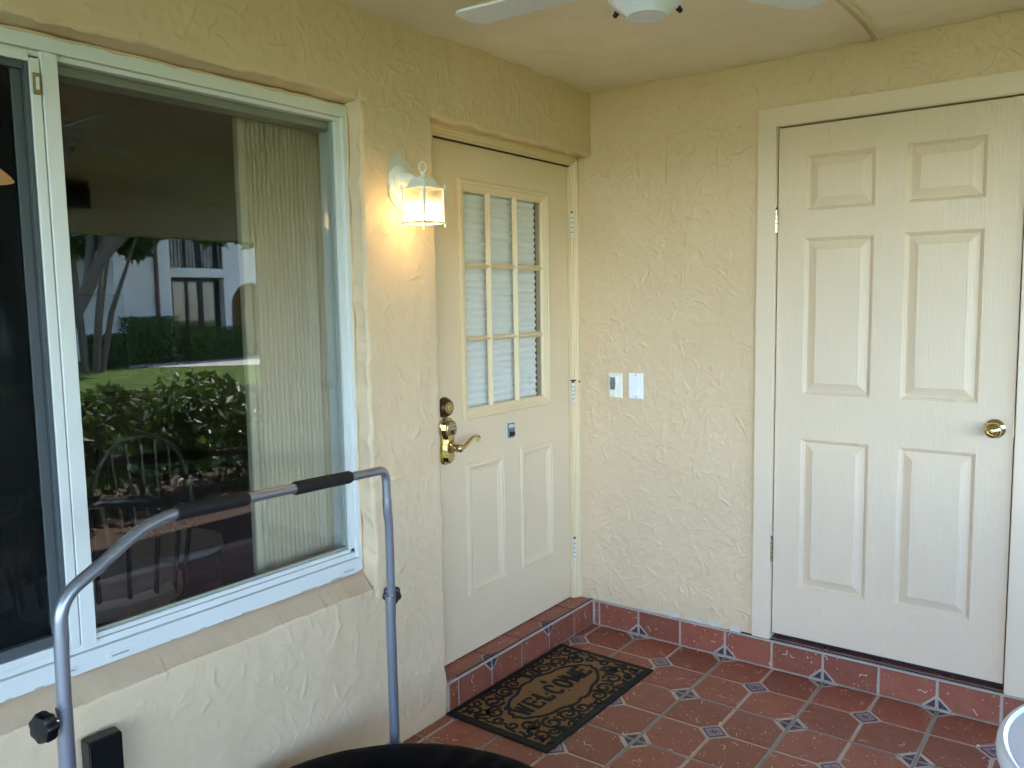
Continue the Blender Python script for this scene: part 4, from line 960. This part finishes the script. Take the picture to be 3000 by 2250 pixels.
quarter += [(bez((.16, .19), (.175, .175), (.185, .19), (.20, .195)), .006), (bez((.09, .195), (.10, .185), (.115, .20), (.13, .196)), .006), (bez((.34, .075), (.33, .09), (.345, .10), (.348, .12)), .007), (bez((.345, .03), (.335, .045), (.35, .055), (.345, .07)), .006), (bez((.175, .115), (.19, .125), (.185, .15), (.17, .165)), .006), (bez((.08, .125), (.095, .13), (.10, .15), (.09, .17)), .006), (bez((.235, .085), (.25, .09), (.25, .11), (.235, .12)), .006)]
for sx in (-1, 1):
    for sy in (-1, 1):
        for pts_, wd in quarter:
            p = [(max(-W2 + .022, min(W2 - .022, sx * x)), max(-H2 + .020, min(H2 - .020, sy * y))) for x, y in pts_]
            sc.ribbon(p, [x_ * 1.6 for x_ in wd] if isinstance(wd, list) else wd * 1.62, zt0, zt1)
mpart(sc, 'scrollwork', 'black_rubber')
LET = {'W': [[(-.5, .5), (-.25, -.5)], [(-.25, -.5), (0, .4)], [(0, .4), (.25, -.5)], [(.25, -.5), (.5, .5)], [(-.62, .5), (-.34, .5)], [(.36, .5), (.64, .5)]],
       'E': [[(-.35, .5), (-.35, -.5)], [(-.45, .5), (.4, .5)], [(-.35, .02), (.22, .02)], [(-.45, -.5), (.42, -.5)], [(.4, .5), (.4, .32)], [(.42, -.5), (.42, -.30)], [(.22, .12), (.22, -.09)]],
       'L': [[(-.3, .5), (-.3, -.5)], [(-.45, .5), (-.12, .5)], [(-.45, -.5), (.4, -.5)], [(.4, -.5), (.42, -.28)]],
       'C': [[(.4 * math.cos(a) + .02, .5 * math.sin(a)) for a in np.linspace(.75, 5.55, 18)], [(.34, .40), (.36, .16)]],
       'O': [[(.42 * math.cos(a), .5 * math.sin(a)) for a in np.linspace(0, 6.283, 24)]],
       'M': [[(-.48, -.5), (-.42, .5)], [(-.42, .5), (0, -.45)], [(0, -.45), (.42, .5)], [(.42, .5), (.48, -.5)], [(-.6, -.5), (-.32, -.5)], [(.32, -.5), (.62, -.5)]]}
for k, chh in enumerate('WELCOME'):
    mb = MB(); cx = -.201 + k * .0665 + (.004 if chh == 'M' else 0); lw, lh = .050, .080
    for i, st in enumerate(LET[chh]):
        thick = .0155 if (chh in 'ELCO' and i == 0) or (chh == 'W' and i in (0, 2)) or (chh == 'M' and i in (1, 3)) else .0100
        mb.ribbon([(cx + x * lw, .006 + y * lh) for x, y in st], thick, zt0, zt1 + .0008 + .00002 * i)
    mpart(mb, 'letter', 'black_rubber')

# ------------------------------------------------------------------ fitness trampoline with handle
tr = thing('mini_trampoline', 'small round fitness trampoline with black skirt and silver handlebar under the window', 'trampoline')
TC = (-2.005, -.625); TR = .548; TZ = .225
nA, prof = 240, [(.365, TZ - .006), (.385, TZ + .002), (.43, TZ + .006), (.48, TZ + .006), (.515, TZ + .002), (.535, TZ - .006), (.546, TZ - .020), (.548, TZ - .040), (.540, TZ - .055)]
V = []; gs = fbm((len(prof), nA), 10, 2, 31); gs2 = fbm((1, nA), 6, 2, 33)[0]
for i, (r_, z) in enumerate(prof):
    for k in range(nA):
        a = 2 * math.pi * k / nA; wv = .0020 * math.sin(a * 34 + 1.5 * math.sin(a * 5) + i * .25) * min(1, i / 2) * (1 if i < 5 else 0) + (.006 * gs2[k] if i < 5 else 0); rr = r_ + .004 * gs[i, k]
        V.append((TC[0] + rr * math.cos(a), TC[1] + rr * math.sin(a), z + wv))
mb = MB(); mb.add(V, [(i * nA + k, i * nA + (k + 1) % nA, (i + 1) * nA + (k + 1) % nA, (i + 1) * nA + k) for i in range(len(prof) - 1) for k in range(nA)]); mb.build('skirt', 'skirt_black', tr, True)
MB().lathe([(.001, TZ - .012), (.372, TZ - .010), (.372, TZ - .014), (.001, TZ - .016)], (TC[0], TC[1], 0), (0, 0, 1), 64).build('jump_mat', 'black_foam', tr, True)
MB().tube([(TC[0] + .525 * math.cos(a), TC[1] + .525 * math.sin(a), TZ - .022) for a in np.linspace(0, 6.283, 72)], .0135, 10, False).build('rim_tube', 'silver_tube', tr, True)
for k in range(6):
    a = R(20 + 60 * k); lg = MB().tube([(TC[0] + .52 * math.cos(a), TC[1] + .52 * math.sin(a), TZ - .03), (TC[0] + .50 * math.cos(a), TC[1] + .50 * math.sin(a), .02)], .0135, 12).build('leg', 'silver_tube', tr, True)
    MB().lathe([(.019, .004), (.019, .026), (.014, .03)], (TC[0] + .50 * math.cos(a), TC[1] + .50 * math.sin(a), 0), (0, 0, 1), 14).build('foot', 'black_rubber', lg, True)
HP0 = Vector((-2.53, -.36, 0)); HE = Vector((.9913, .1318, 0))
hpnt = lambda s, z: tuple(HP0 + HE * s + Vector((0, 0, z)))
def rounded(pts, r, n=8):
    o = [Vector(pts[0])]
    for i in range(1, len(pts) - 1):
        a, b, c = Vector(pts[i - 1]), Vector(pts[i]), Vector(pts[i + 1]); ra = min(r[i - 1], (a - b).length * .48, (c - b).length * .48)
        p, q = b + (a - b).normalized() * ra, b + (c - b).normalized() * ra
        for t in np.linspace(0, 1, n): o.append(p * (1 - t) ** 2 + b * 2 * t * (1 - t) + q * t * t)
    o.append(Vector(pts[-1])); return [tuple(p) for p in o]
sL, sR = -.050, .968
MB().tube([hpnt(sL - .004, .16), hpnt(sL, .772)], .0152, 18).build('lower_post', 'silver_tube', tr, True)
MB().tube([hpnt(sR + .0, .17), hpnt(sR, .660)], .0152, 18).build('lower_post', 'silver_tube', tr, True)
MB().tube(rounded([hpnt(sL, .70), hpnt(sL + .006, .982), hpnt(.045, 1.024)], [.05]), .0134, 18).build('upper_post', 'silver_tube', tr, True)
MB().tube([hpnt(.030, 1.0165), hpnt(.046, 1.0245)], .0142, 18).build('joint_ring', 'silver_tube', tr, True)
MB().tube(rounded([hpnt(.036, 1.0195), hpnt(.170, 1.089), hpnt(.40, 1.076), hpnt(sR - .002, 1.043), hpnt(sR, .945)], [.09, .01, .034], 10), .0128, 18).build('handlebar', 'silver_tube', tr, True)
MB().tube([hpnt(sR, .955), hpnt(sR, .935), hpnt(sR + .002, .905), hpnt(sR + .006, .885), hpnt(sR + .006, .60)], [.0138, .0138, .0136, .0130, .0130], 18).build('upper_post', 'silver_tube', tr, True)
def zc_at(s): return 1.089 + (s - .17) / (sR - .17) * (1.043 - 1.089)
for s0, s1 in ((.226, .428), (.588, .803)):
    pth = [hpnt(s, zc_at(s)) for s in (s0, s0 + .006, s0 + .02, s1 - .02, s1 - .006, s1)]
    MB().tube(pth, [.0165, .0180, .0176, .0176, .0180, .0165], 20).build('grip', 'black_foam', tr, True)
def star_knob(base, d, name='knob'):
    d = Vector(d).normalized(); u = d.orthogonal().normalized(); v = d.cross(u); B = Vector(base); vs = []; fs = []; n = 48
    rings = [(.020, .014), (.026, .016), (.028, .022), (.028, .034), (.025, .039), (.012, .041)]
    for r_, h in rings:
        for k in range(n):
            a = 2 * math.pi * k / n; rr = r_ * (1 + .07 * math.cos(7 * a)); vs.append(B + d * h + (u * math.cos(a) + v * math.sin(a)) * rr)
    for i in range(len(rings) - 1):
        for k in range(n): fs.append((i * n + k, i * n + (k + 1) % n, (i + 1) * n + (k + 1) % n, (i + 1) * n + k))
    fs += [tuple(range(n)), tuple(range((len(rings) - 1) * n, len(rings) * n))]
    o = MB().add(vs, fs).build(name, 'black_plastic', tr, True)
    MB().tube([tuple(B - d * .004), tuple(B + d * .016)], .0062, 12).build('bolt', 'chrome', o, True)
star_knob(hpnt(sL - .015, .752), -HE + Vector((0, -.1, 0))); star_knob(hpnt(sR + .010, .648), HE + Vector((0, .9, 0)))
for s in (sL - .004, sR): MB().box(-.02, .02, -.022, .022, .150, .200).xf(Matrix.Translation(HP0 + HE * s + (Vector((TC[0], TC[1], 0)) - HP0 - HE * s).normalized() * .012)).build('bracket', 'silver_tube', tr, bevel=.003)

# ------------------------------------------------------------------ slim black post against the wall
bp = thing('black_post', 'slim black plastic post standing against the wall below the window', 'post')
mb = MB().prism([(-.041, -.020), (.038, -.020), (.041, .012), (.036, .020), (-.041, .020)], 0, .508, .004); mb.xf(Matrix.Translation((-2.352, -.036, .0045)) @ Matrix.Rotation(R(-3), 4, 'Z')); mb.build('shell', 'black_plastic', bp)
MB().box(-2.393, -2.386, -.0605, -.0555, .01, .506).build('edge_rib', 'dark_metal', bp)
for x in (-2.385, -2.355, -2.322): MB().lathe([(.003, 0), (.0026, .0016), (.0004, .002)], (x, -.0555, .497), (0, -1, 0), 10).build('screw', 'dark_metal', bp, True)

# ------------------------------------------------------------------ lidded round bin at the right edge
hb = .90; k_ = (1.5318 - hb) / (1.5318 - .4)
bx, by, br = -3.2834 + (-.865 + 3.2834) * k_, -1.9669 + (-2.193 + 1.9669) * k_, .445 * k_
bn = thing('round_bin', 'tall round cream bin with pale domed lid at the right edge', 'bin')
MB().lathe([(br * .86, .004), (br * .90, .02), (br * .97, hb - .03), (br * .96, hb - .018)], (bx, by, 0), (0, 0, 1), 72).build('body', 'bin_body', bn, True)
MB().lathe([(br * .99, hb - .030), (br * 1.0, hb - .022), (br * 1.0, hb - .008), (br * .985, hb - .001), (br * .965, hb), (br * .945, hb - .004), (br * .80, hb - .001), (br * .4, hb + .008), (.001, hb + .010)], (bx, by, 0), (0, 0, 1), 72).build('lid', 'bin_lid', bn, True)

# ------------------------------------------------------------------ room behind the window
room = MB()
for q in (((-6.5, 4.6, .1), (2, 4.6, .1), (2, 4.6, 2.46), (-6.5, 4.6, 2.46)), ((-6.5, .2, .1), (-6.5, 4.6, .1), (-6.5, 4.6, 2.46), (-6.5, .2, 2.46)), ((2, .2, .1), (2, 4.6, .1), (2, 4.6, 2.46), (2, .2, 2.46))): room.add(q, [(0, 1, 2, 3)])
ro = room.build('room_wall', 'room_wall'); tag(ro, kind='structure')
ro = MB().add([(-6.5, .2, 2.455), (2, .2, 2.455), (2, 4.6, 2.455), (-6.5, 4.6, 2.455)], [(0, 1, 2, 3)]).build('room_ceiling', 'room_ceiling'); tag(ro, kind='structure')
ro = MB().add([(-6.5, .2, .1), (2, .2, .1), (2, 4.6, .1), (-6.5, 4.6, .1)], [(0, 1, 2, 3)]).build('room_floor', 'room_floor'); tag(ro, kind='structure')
pd = thing('pendant_lamp', 'glowing amber bell shaped pendant lamp inside the room', 'pendant lamp')
MB().lathe([(.165, 0), (.150, .02), (.115, .05), (.085, .09), (.06, .14), (.03, .17), (.015, .18)], (-1.975, 1.5, 2.010), (0, 0, 1), 36).build('shade', 'pendant_glow', pd, True); MB().tube([(-1.975, 1.5, 2.18), (-1.975, 1.5, 2.455)], .006, 8).build('rod', 'bronze', pd, True)
cb = thing('storage_cabinet', 'brown low cabinet standing inside the room behind the window', 'cabinet')
MB().box(-1.35, -.15, 3.4, 3.85, .1, .98).build('carcass', 'wood_brown', cb, bevel=.004)
for k in range(3): d_ = MB().box(-1.33 + k * .395, -.95 + k * .395, 3.385, 3.399, .16, .94).build('door', 'wood_brown', cb, bevel=.003); MB().box(-1.02 + k * .395, -1.00 + k * .395, 3.37, 3.385, .5, .62).build('handle', 'dark_metal', d_)
tv = thing('television', 'flat black television standing on the cabinet inside the room', 'television')
MB().box(-1.25, -.25, 3.58, 3.62, 1.06, 1.62).build('screen', 'black_plastic', tv, bevel=.004); MB().box(-.9, -.6, 3.52, 3.68, .981, .995).build('foot', 'dark_metal', tv); MB().box(-.78, -.72, 3.59, 3.61, .995, 1.06).build('neck', 'dark_metal', tv)
ic = thing('dining_chair', 'grey hoop backed dining chair inside the room', 'chair')
cxx, cyy = -1.46, 1.15
MB().lathe([(.20, .53), (.215, .54), (.21, .57), (.001, .575)], (cxx, cyy, 0), (0, 0, 1), 28).build('seat', 'cushion_white', ic, True)
MB().tube([(cxx - .19, cyy + .10, .56), (cxx - .20, cyy + .14, .80)] + [(cxx + .20 * math.cos(a), cyy + .17, .80 + .20 * math.sin(a)) for a in np.linspace(3.14, 0, 14)] + [(cxx + .20, cyy + .14, .80), (cxx + .19, cyy + .10, .56)], .010, 10).build('hoop', 'chair_grey', ic, True)
for k in (-2, -1, 0, 1, 2): MB().tube([(cxx + k * .055, cyy + .13, .56), (cxx + k * .062, cyy + .168, .985 - .012 * k * k)], .006, 8).build('spindle', 'chair_grey', ic, True)
for sx in (-1, 1):
    for sy in (-1, 1): MB().tube([(cxx + sx * .14, cyy + sy * .13, .53), (cxx + sx * .19, cyy + sy * .18, .10)], .013, 10).build('leg', 'chair_grey', ic, True)

# ------------------------------------------------------------------ black chairs inside the room
def curved_chair(name, x, y, rz, label):
    t = thing(name, label, 'chair', 'black chairs inside the room'); t.location = (x, y, .101); t.rotation_euler = (0, 0, R(rz))
    def P(mb, nm, mt, sm=True): o = mb.build(nm, mt, None, sm); o.parent = t; return o
    arc = [(.30 * math.cos(a), .27 * math.sin(a)) for a in np.linspace(R(200), R(-20), 20)]
    P(MB().tube([(px, py, .66 + .16 * max(0, py / .27)) for px, py in arc], .020, 12), 'arm_rail', 'dark_metal')
    for k in range(9):
        a = R(170 - 160 * k / 8); px, py = .30 * math.cos(a), .27 * math.sin(a); P(MB().tube([(px * .85, py * .85, .40), (px, py, .66 + .16 * max(0, py / .27))], .008, 8), 'back_bar', 'dark_metal')
    P(MB().lathe([(.26, .385), (.275, .395), (.27, .41), (.001, .41)], n=32), 'seat', 'dark_metal')
    P(MB().lathe([(.24, .411), (.262, .425), (.262, .465), (.24, .485), (.001, .495)], n=36), 'cushion', 'cushion_white')
    for sx in (-1, 1):
        for sy in (-1, 1): P(MB().tube([(sx * .2, sy * .19, .39), (sx * .26, sy * .25, .0)], .014, 10), 'leg', 'dark_metal')
    return t
curved_chair('curved_chair', -1.88, .86, 150, 'black curved back chair with white cushion just inside the wide pane')
curved_chair('curved_chair', -2.25, 1.25, 205, 'black curved back chair with white cushion behind the screened panel')

# ------------------------------------------------------------------ garden: hedge, shrubs, trees
def leaves(name, centers, size, mat, parent=None, flat=.5, seed=0):
    g = np.random.default_rng(seed); n = len(centers); C_ = np.asarray(centers)
    a = g.normal(size=(n, 3)); a /= np.linalg.norm(a, axis=1)[:, None]; nrm = g.normal(size=(n, 3)); nrm[:, 2] = np.abs(nrm[:, 2]) + flat; b = np.cross(nrm, a); b /= np.linalg.norm(b, axis=1)[:, None]; c = np.cross(a, b)
    s = size * g.uniform(.6, 1.3, (n, 1))
    V = np.stack([C_ - a * s, C_ + b * s * .45 - c * s * .12, C_ + a * s, C_ - b * s * .45 - c * s * .12, C_ + c * s * .03], 1).reshape(-1, 3); o = (np.arange(n) * 5)[:, None]
    F = np.concatenate([o + np.array([[0, 1, 4]]), o + np.array([[1, 2, 4]]), o + np.array([[2, 3, 4]]), o + np.array([[3, 0, 4]])])
    ob = npmesh(name, V, F, mat, False)
    if parent: ob.parent = parent
    return ob
def blob(n, c, r, seed, lumps=14, shell=.55):
    g = np.random.default_rng(seed); out = []; r = np.array(r)
    lc = g.normal(size=(lumps, 3)); lc /= np.linalg.norm(lc, axis=1)[:, None]; lc *= g.uniform(.3, .85, (lumps, 1))
    which = g.integers(0, lumps, n); d = g.normal(size=(n, 3)); d /= np.linalg.norm(d, axis=1)[:, None]
    p = lc[which] + d * (g.uniform(shell, 1, (n, 1)) * g.uniform(.25, .45, (lumps, 1))[which])
    return np.array(c) + p * r
hd = thing('hedge', 'leafy green hedge along the outer edge of the porch', 'hedge')
g = np.random.default_rng(3); n = 15000
hx = g.uniform(-5.5, 4.0, n); top = .78 + .09 * np.sin(hx * 2.3) + .07 * np.sin(hx * 7.1 + 1); hz_ = -.05 + (top + .07) * g.random(n) ** .6; hy = -4.35 + g.normal(0, .22, n)
leaves('foliage', np.stack([hx, hy, hz_], 1), .055, 'leaf_olive', hd, .3, 4)
for k in range(24): x = -5.3 + k * .4; MB().tube([(x, -4.35, -.1), (x + random.uniform(-.08, .08), -4.33, .7)], [.012, .006], 6).build('stem', 'bark', hd)
def tree(name, label, base, h, lean, crown_c, crown_r, nl, ls, mat, seed, limbs=5, tr_=.11):
    t = thing(name, label, 'tree', 'garden trees'); b = Vector(base); top = Vector(crown_c)
    pts = [tuple(b.lerp(top, t_) + Vector((math.sin(t_ * 5 + seed) * .12 * h / 4, math.cos(t_ * 4 + seed) * .1 * h / 4, 0))) for t_ in np.linspace(0, .92, 9)]
    MB().tube(pts, [tr_ * (1 - .7 * k / 8) for k in range(9)], 10).build('trunk', 'bark', t, True)
    g2 = random.Random(seed)
    for k in range(limbs):
        p0 = Vector(pts[4 + k % 4]); e = top + Vector((g2.uniform(-.75, .75) * crown_r[0], g2.uniform(-.75, .75) * crown_r[1], g2.uniform(-.4, .6) * crown_r[2])); mid = p0.lerp(e, .5) + Vector((0, 0, .15 * crown_r[2]))
        MB().tube([tuple(p0), tuple(p0.lerp(mid, .6)), tuple(mid), tuple(e)], [tr_ * .45, tr_ * .35, tr_ * .25, tr_ * .08], 8).build('limb', 'bark', t, True)
    leaves('crown', blob(nl, crown_c, crown_r, seed), ls, mat, t, .4, seed + 1); return t
tree('broadleaf_tree', 'large leaved tree with low hanging branches over the lawn', (1.75, -10.2, -.12), 4.2, 0, (4.0, -10.4, 4.0), (3.0, 2.2, 1.55), 7500, .14, 'leaf_green', 5, 7, .16)
tree('evergreen_tree', 'dark evergreen tree beside the opposite building', (8.2, -25, -.12), 7, 0, (8.2, -25, 5), (3.0, 2.6, 3.6), 7000, .22, 'leaf_dark', 9, 5, .2)
tree('evergreen_tree', 'tall dark tree left of the multi stemmed palm', (3.6, -27, -.12), 8, 0, (3.6, -27, 5.5), (3.8, 2.8, 4.2), 8000, .24, 'leaf_dark', 13, 5, .22)
tree('evergreen_tree', 'broad dark tree far behind the left end of the lawn', (-1.5, -38, -.12), 7, 0, (-1.5, -38, 3.6), (4.6, 3, 3.4), 8000, .26, 'leaf_dark', 17, 5, .22)
tree('added_shade_tree', 'unseen wide crowned tree added beyond the closet corner to shade the lawn', (8.6, -8.8, -.12), 7, 0, (8.6, -8.8, 6.4), (3.6, 3.4, 2.2), 6000, .2, 'leaf_green', 23, 6, .2)  # unseen tree added to shade the near lawn and cut its green bounce
tree('added_shade_tree', 'second unseen wide crowned tree added farther out to shade the lawn', (13.4, -11.5, -.12), 7, 0, (13.4, -11.5, 6.8), (3.8, 3.4, 2.3), 6000, .2, 'leaf_green', 29, 6, .2)  # second unseen tree, also added only for its shadow on the lawn
pm = thing('palm_clump', 'clump of slender pale palm stems beside the white building', 'palm')
for k in range(9):
    a = k * .7; bx_, by_ = 7.3 + .35 * math.cos(a), -19.2 + .35 * math.sin(a); tx, ty = bx_ + 1.1 * math.cos(a), by_ + .9 * math.sin(a)
    MB().tube([(bx_, by_, -.12), (bx_ * .7 + tx * .3, by_ * .7 + ty * .3, 1.4), (tx, ty, 3.2 + .3 * (k % 3))], [.06, .05, .04], 8).build('stem', 'bark', pm, True)
g = np.random.default_rng(8); leaves('fronds', np.concatenate([blob(260, (7.3 + 1.45 * math.cos(k * .7), -19.2 + 1.2 * math.sin(k * .7), 3.4 + .3 * (k % 3)), (.8, .8, .7), 40 + k, 6) for k in range(9)]), .26, 'leaf_dark', pm, .1, 6)
for k, (sx_, sy_, sw, sh2) in enumerate(((9.9, -20.7, .75, .75), (11.9, -20.4, 1.1, .55), (8.4, -20.3, .5, .5), (14.9, -20.6, .5, .6))):
    t = thing('clipped_shrub', ['clipped green shrub against the white wall opposite', 'long low clipped shrub below the glass doors opposite', 'small rounded shrub beside the palm clump', 'small green shrub right of the arch opposite'][k], 'shrub', 'shrubs along the opposite building')
    g = np.random.default_rng(60 + k); nn = 2600; p = g.uniform(-1, 1, (nn, 3)); leaves('foliage', np.stack([sx_ + p[:, 0] * sw, sy_ + p[:, 1] * .35, -.1 + (p[:, 2] + 1) * sh2 * .9], 1), .07, 'leaf_green', t, .3, 61 + k); MB().tube([(sx_, sy_, -.12), (sx_, sy_, .3)], .03, 6).build('stem', 'bark', t)
fs_ = thing('flowering_shrub', 'flowering shrub with bright leaves at the left end of the hedge', 'shrub')
leaves('foliage', blob(900, (-1.05, -4.0, .80), (.42, .35, .55), 70, 8), .06, 'leaf_green', fs_, .3, 71); MB().tube([(-1.05, -4.0, -.1), (-1.05, -4.0, .7)], .018, 8).build('stem', 'bark', fs_)

# ------------------------------------------------------------------ opposite building
ob_ = thing('opposite_building', 'white two storey building with arch and dark sliding doors across the lawn', 'building')
yb = -21.5
def ob(nm, mt, *b, par=ob_): return MB().box(*b).build(nm, mt, par)
ob('wall', 'render_white', 9.4, 11.15, yb - .25, yb, -.12, 5.6); ob('wall', 'render_white', 9.4, 9.65, yb - 8, yb - .251, -.12, 5.6); ob('pilaster', 'render_white', 9.30, 9.44, yb - .2, yb + .10, -.12, 5.6)
ob('downpipe', 'wood_brown', 10.61, 10.70, yb + .01, yb + .09, -.12, 5.6)
ob('pier', 'render_white', 13.0, 13.25, yb - 1.6, yb + .02, -.12, 5.6); ob('slab', 'render_white', 11.151, 12.999, yb - 1.6, yb + .01, 2.44, 2.72); ob('slab', 'render_white', 11.151, 12.999, yb - 1.6, yb + .01, 5.2, 5.6)
ob('back_wall', 'render_tan', 11.151, 12.999, yb - 1.8, yb - 1.61, -.12, 5.6); ob('loggia_floor', 'concrete', 11.151, 12.999, yb - 1.6, yb, -.12, .02)
for z0, z1 in ((.03, 2.36), (2.75, 5.0)):
    ob('door_frame', 'dark_metal', 11.16, 11.34, yb - .32, yb - .24, z0, z1); ob('door_frame', 'dark_metal', 12.86, 12.99, yb - .32, yb - .24, z0, z1); ob('door_frame', 'dark_metal', 11.341, 12.859, yb - .32, yb - .24, z1 - .07, z1)
    for x in (11.78, 12.22, 12.30): ob('stile', 'dark_metal', x, x + .09, yb - .31, yb - .25, z0, z1 - .071)
    for a_, b_2 in ((11.34, 11.78), (11.87, 12.22), (12.39, 12.86)): ob('glass', 'window_glass', a_, b_2, yb - .285, yb - .275, z0, z1 - .071)
for k in range(15): ob('baluster', 'dark_metal', 11.2 + k * .125, 11.222 + k * .125, yb - .06, yb - .04, 2.722, 3.70)
ob('handrail', 'dark_metal', 11.16, 12.99, yb - .08, yb - .02, 3.701, 3.74)
mb = MB(); cxa, ra_ = 14.05, .80; arc = [(cxa + ra_ * math.cos(a), 1.48 + ra_ * math.sin(a)) for a in np.linspace(math.pi, 0, 25)]
vs = [(cxa - ra_, -.12)] + arc + [(cxa + ra_, -.12), (15.3, -.12), (15.3, 2.9), (13.2505, 2.9), (13.2505, -.12)]; n = len(vs)
for yy, fl in ((yb, False), (yb - .22, True)):
    for i in range(1, len(arc)):
        a, b = arc[i - 1], arc[i]; q = [(a[0], yy, a[1]), (b[0], yy, b[1]), (b[0], yy, 2.9), (a[0], yy, 2.9)]; mb.add(q, [(0, 1, 2, 3)])
    mb.add([(13.2505, yy, -.12), (cxa - ra_, yy, -.12), (cxa - ra_, yy, 2.9), (13.2505, yy, 2.9)], [(0, 1, 2, 3)]); mb.add([(cxa + ra_, yy, -.12), (15.3, yy, -.12), (15.3, yy, 2.9), (cxa + ra_, yy, 2.9)], [(0, 1, 2, 3)])
full = [(cxa - ra_, -.12)] + arc + [(cxa + ra_, -.12)]
for i in range(1, len(full)): a, b = full[i - 1], full[i]; mb.add([(a[0], yb, a[1]), (b[0], yb, b[1]), (b[0], yb - .22, b[1]), (a[0], yb - .22, a[1])], [(0, 1, 2, 3)])
mb.build('arch_wall', 'render_white', ob_); ob('passage_wall', 'render_tan', 13.26, 15.3, yb - 1.8, yb - 1.6, -.12, 5.6); ob('upper_wall', 'render_tan', 13.26, 15.3, yb - .8, yb - .6, 2.901, 5.6); ob('parapet', 'render_white', 13.26, 15.3, yb - .25, yb, 2.901, 3.6); ob('wall', 'render_white', 15.301, 24, yb - .25, yb, -.12, 5.6)
ob('roof', 'roof_tile', 9.1, 24.2, yb - 8.2, yb + .35, 5.601, 5.9); ob('wall', 'render_white', 23.75, 24, yb - 8, yb - .251, -.12, 5.6); ob('wall', 'render_white', 9.651, 23.749, yb - 8, yb - 7.75, -.12, 5.6)
fb = thing('distant_house', 'low house with pink tiled roof behind the palm stems', 'building')
MB().box(-2, 7.5, -44, -38, -.12, 2.6).build('wall', 'render_tan', fb); MB().add([(-2.5, -37.5, 2.601), (8, -37.5, 2.601), (8, -44.5, 2.601), (-2.5, -44.5, 2.601), (0, -41, 4.4), (5.5, -41, 4.4)], [(0, 1, 5, 4), (1, 2, 5), (2, 3, 4, 5), (3, 0, 4), (3, 2, 1, 0)]).build('roof', 'roof_tile', fb)
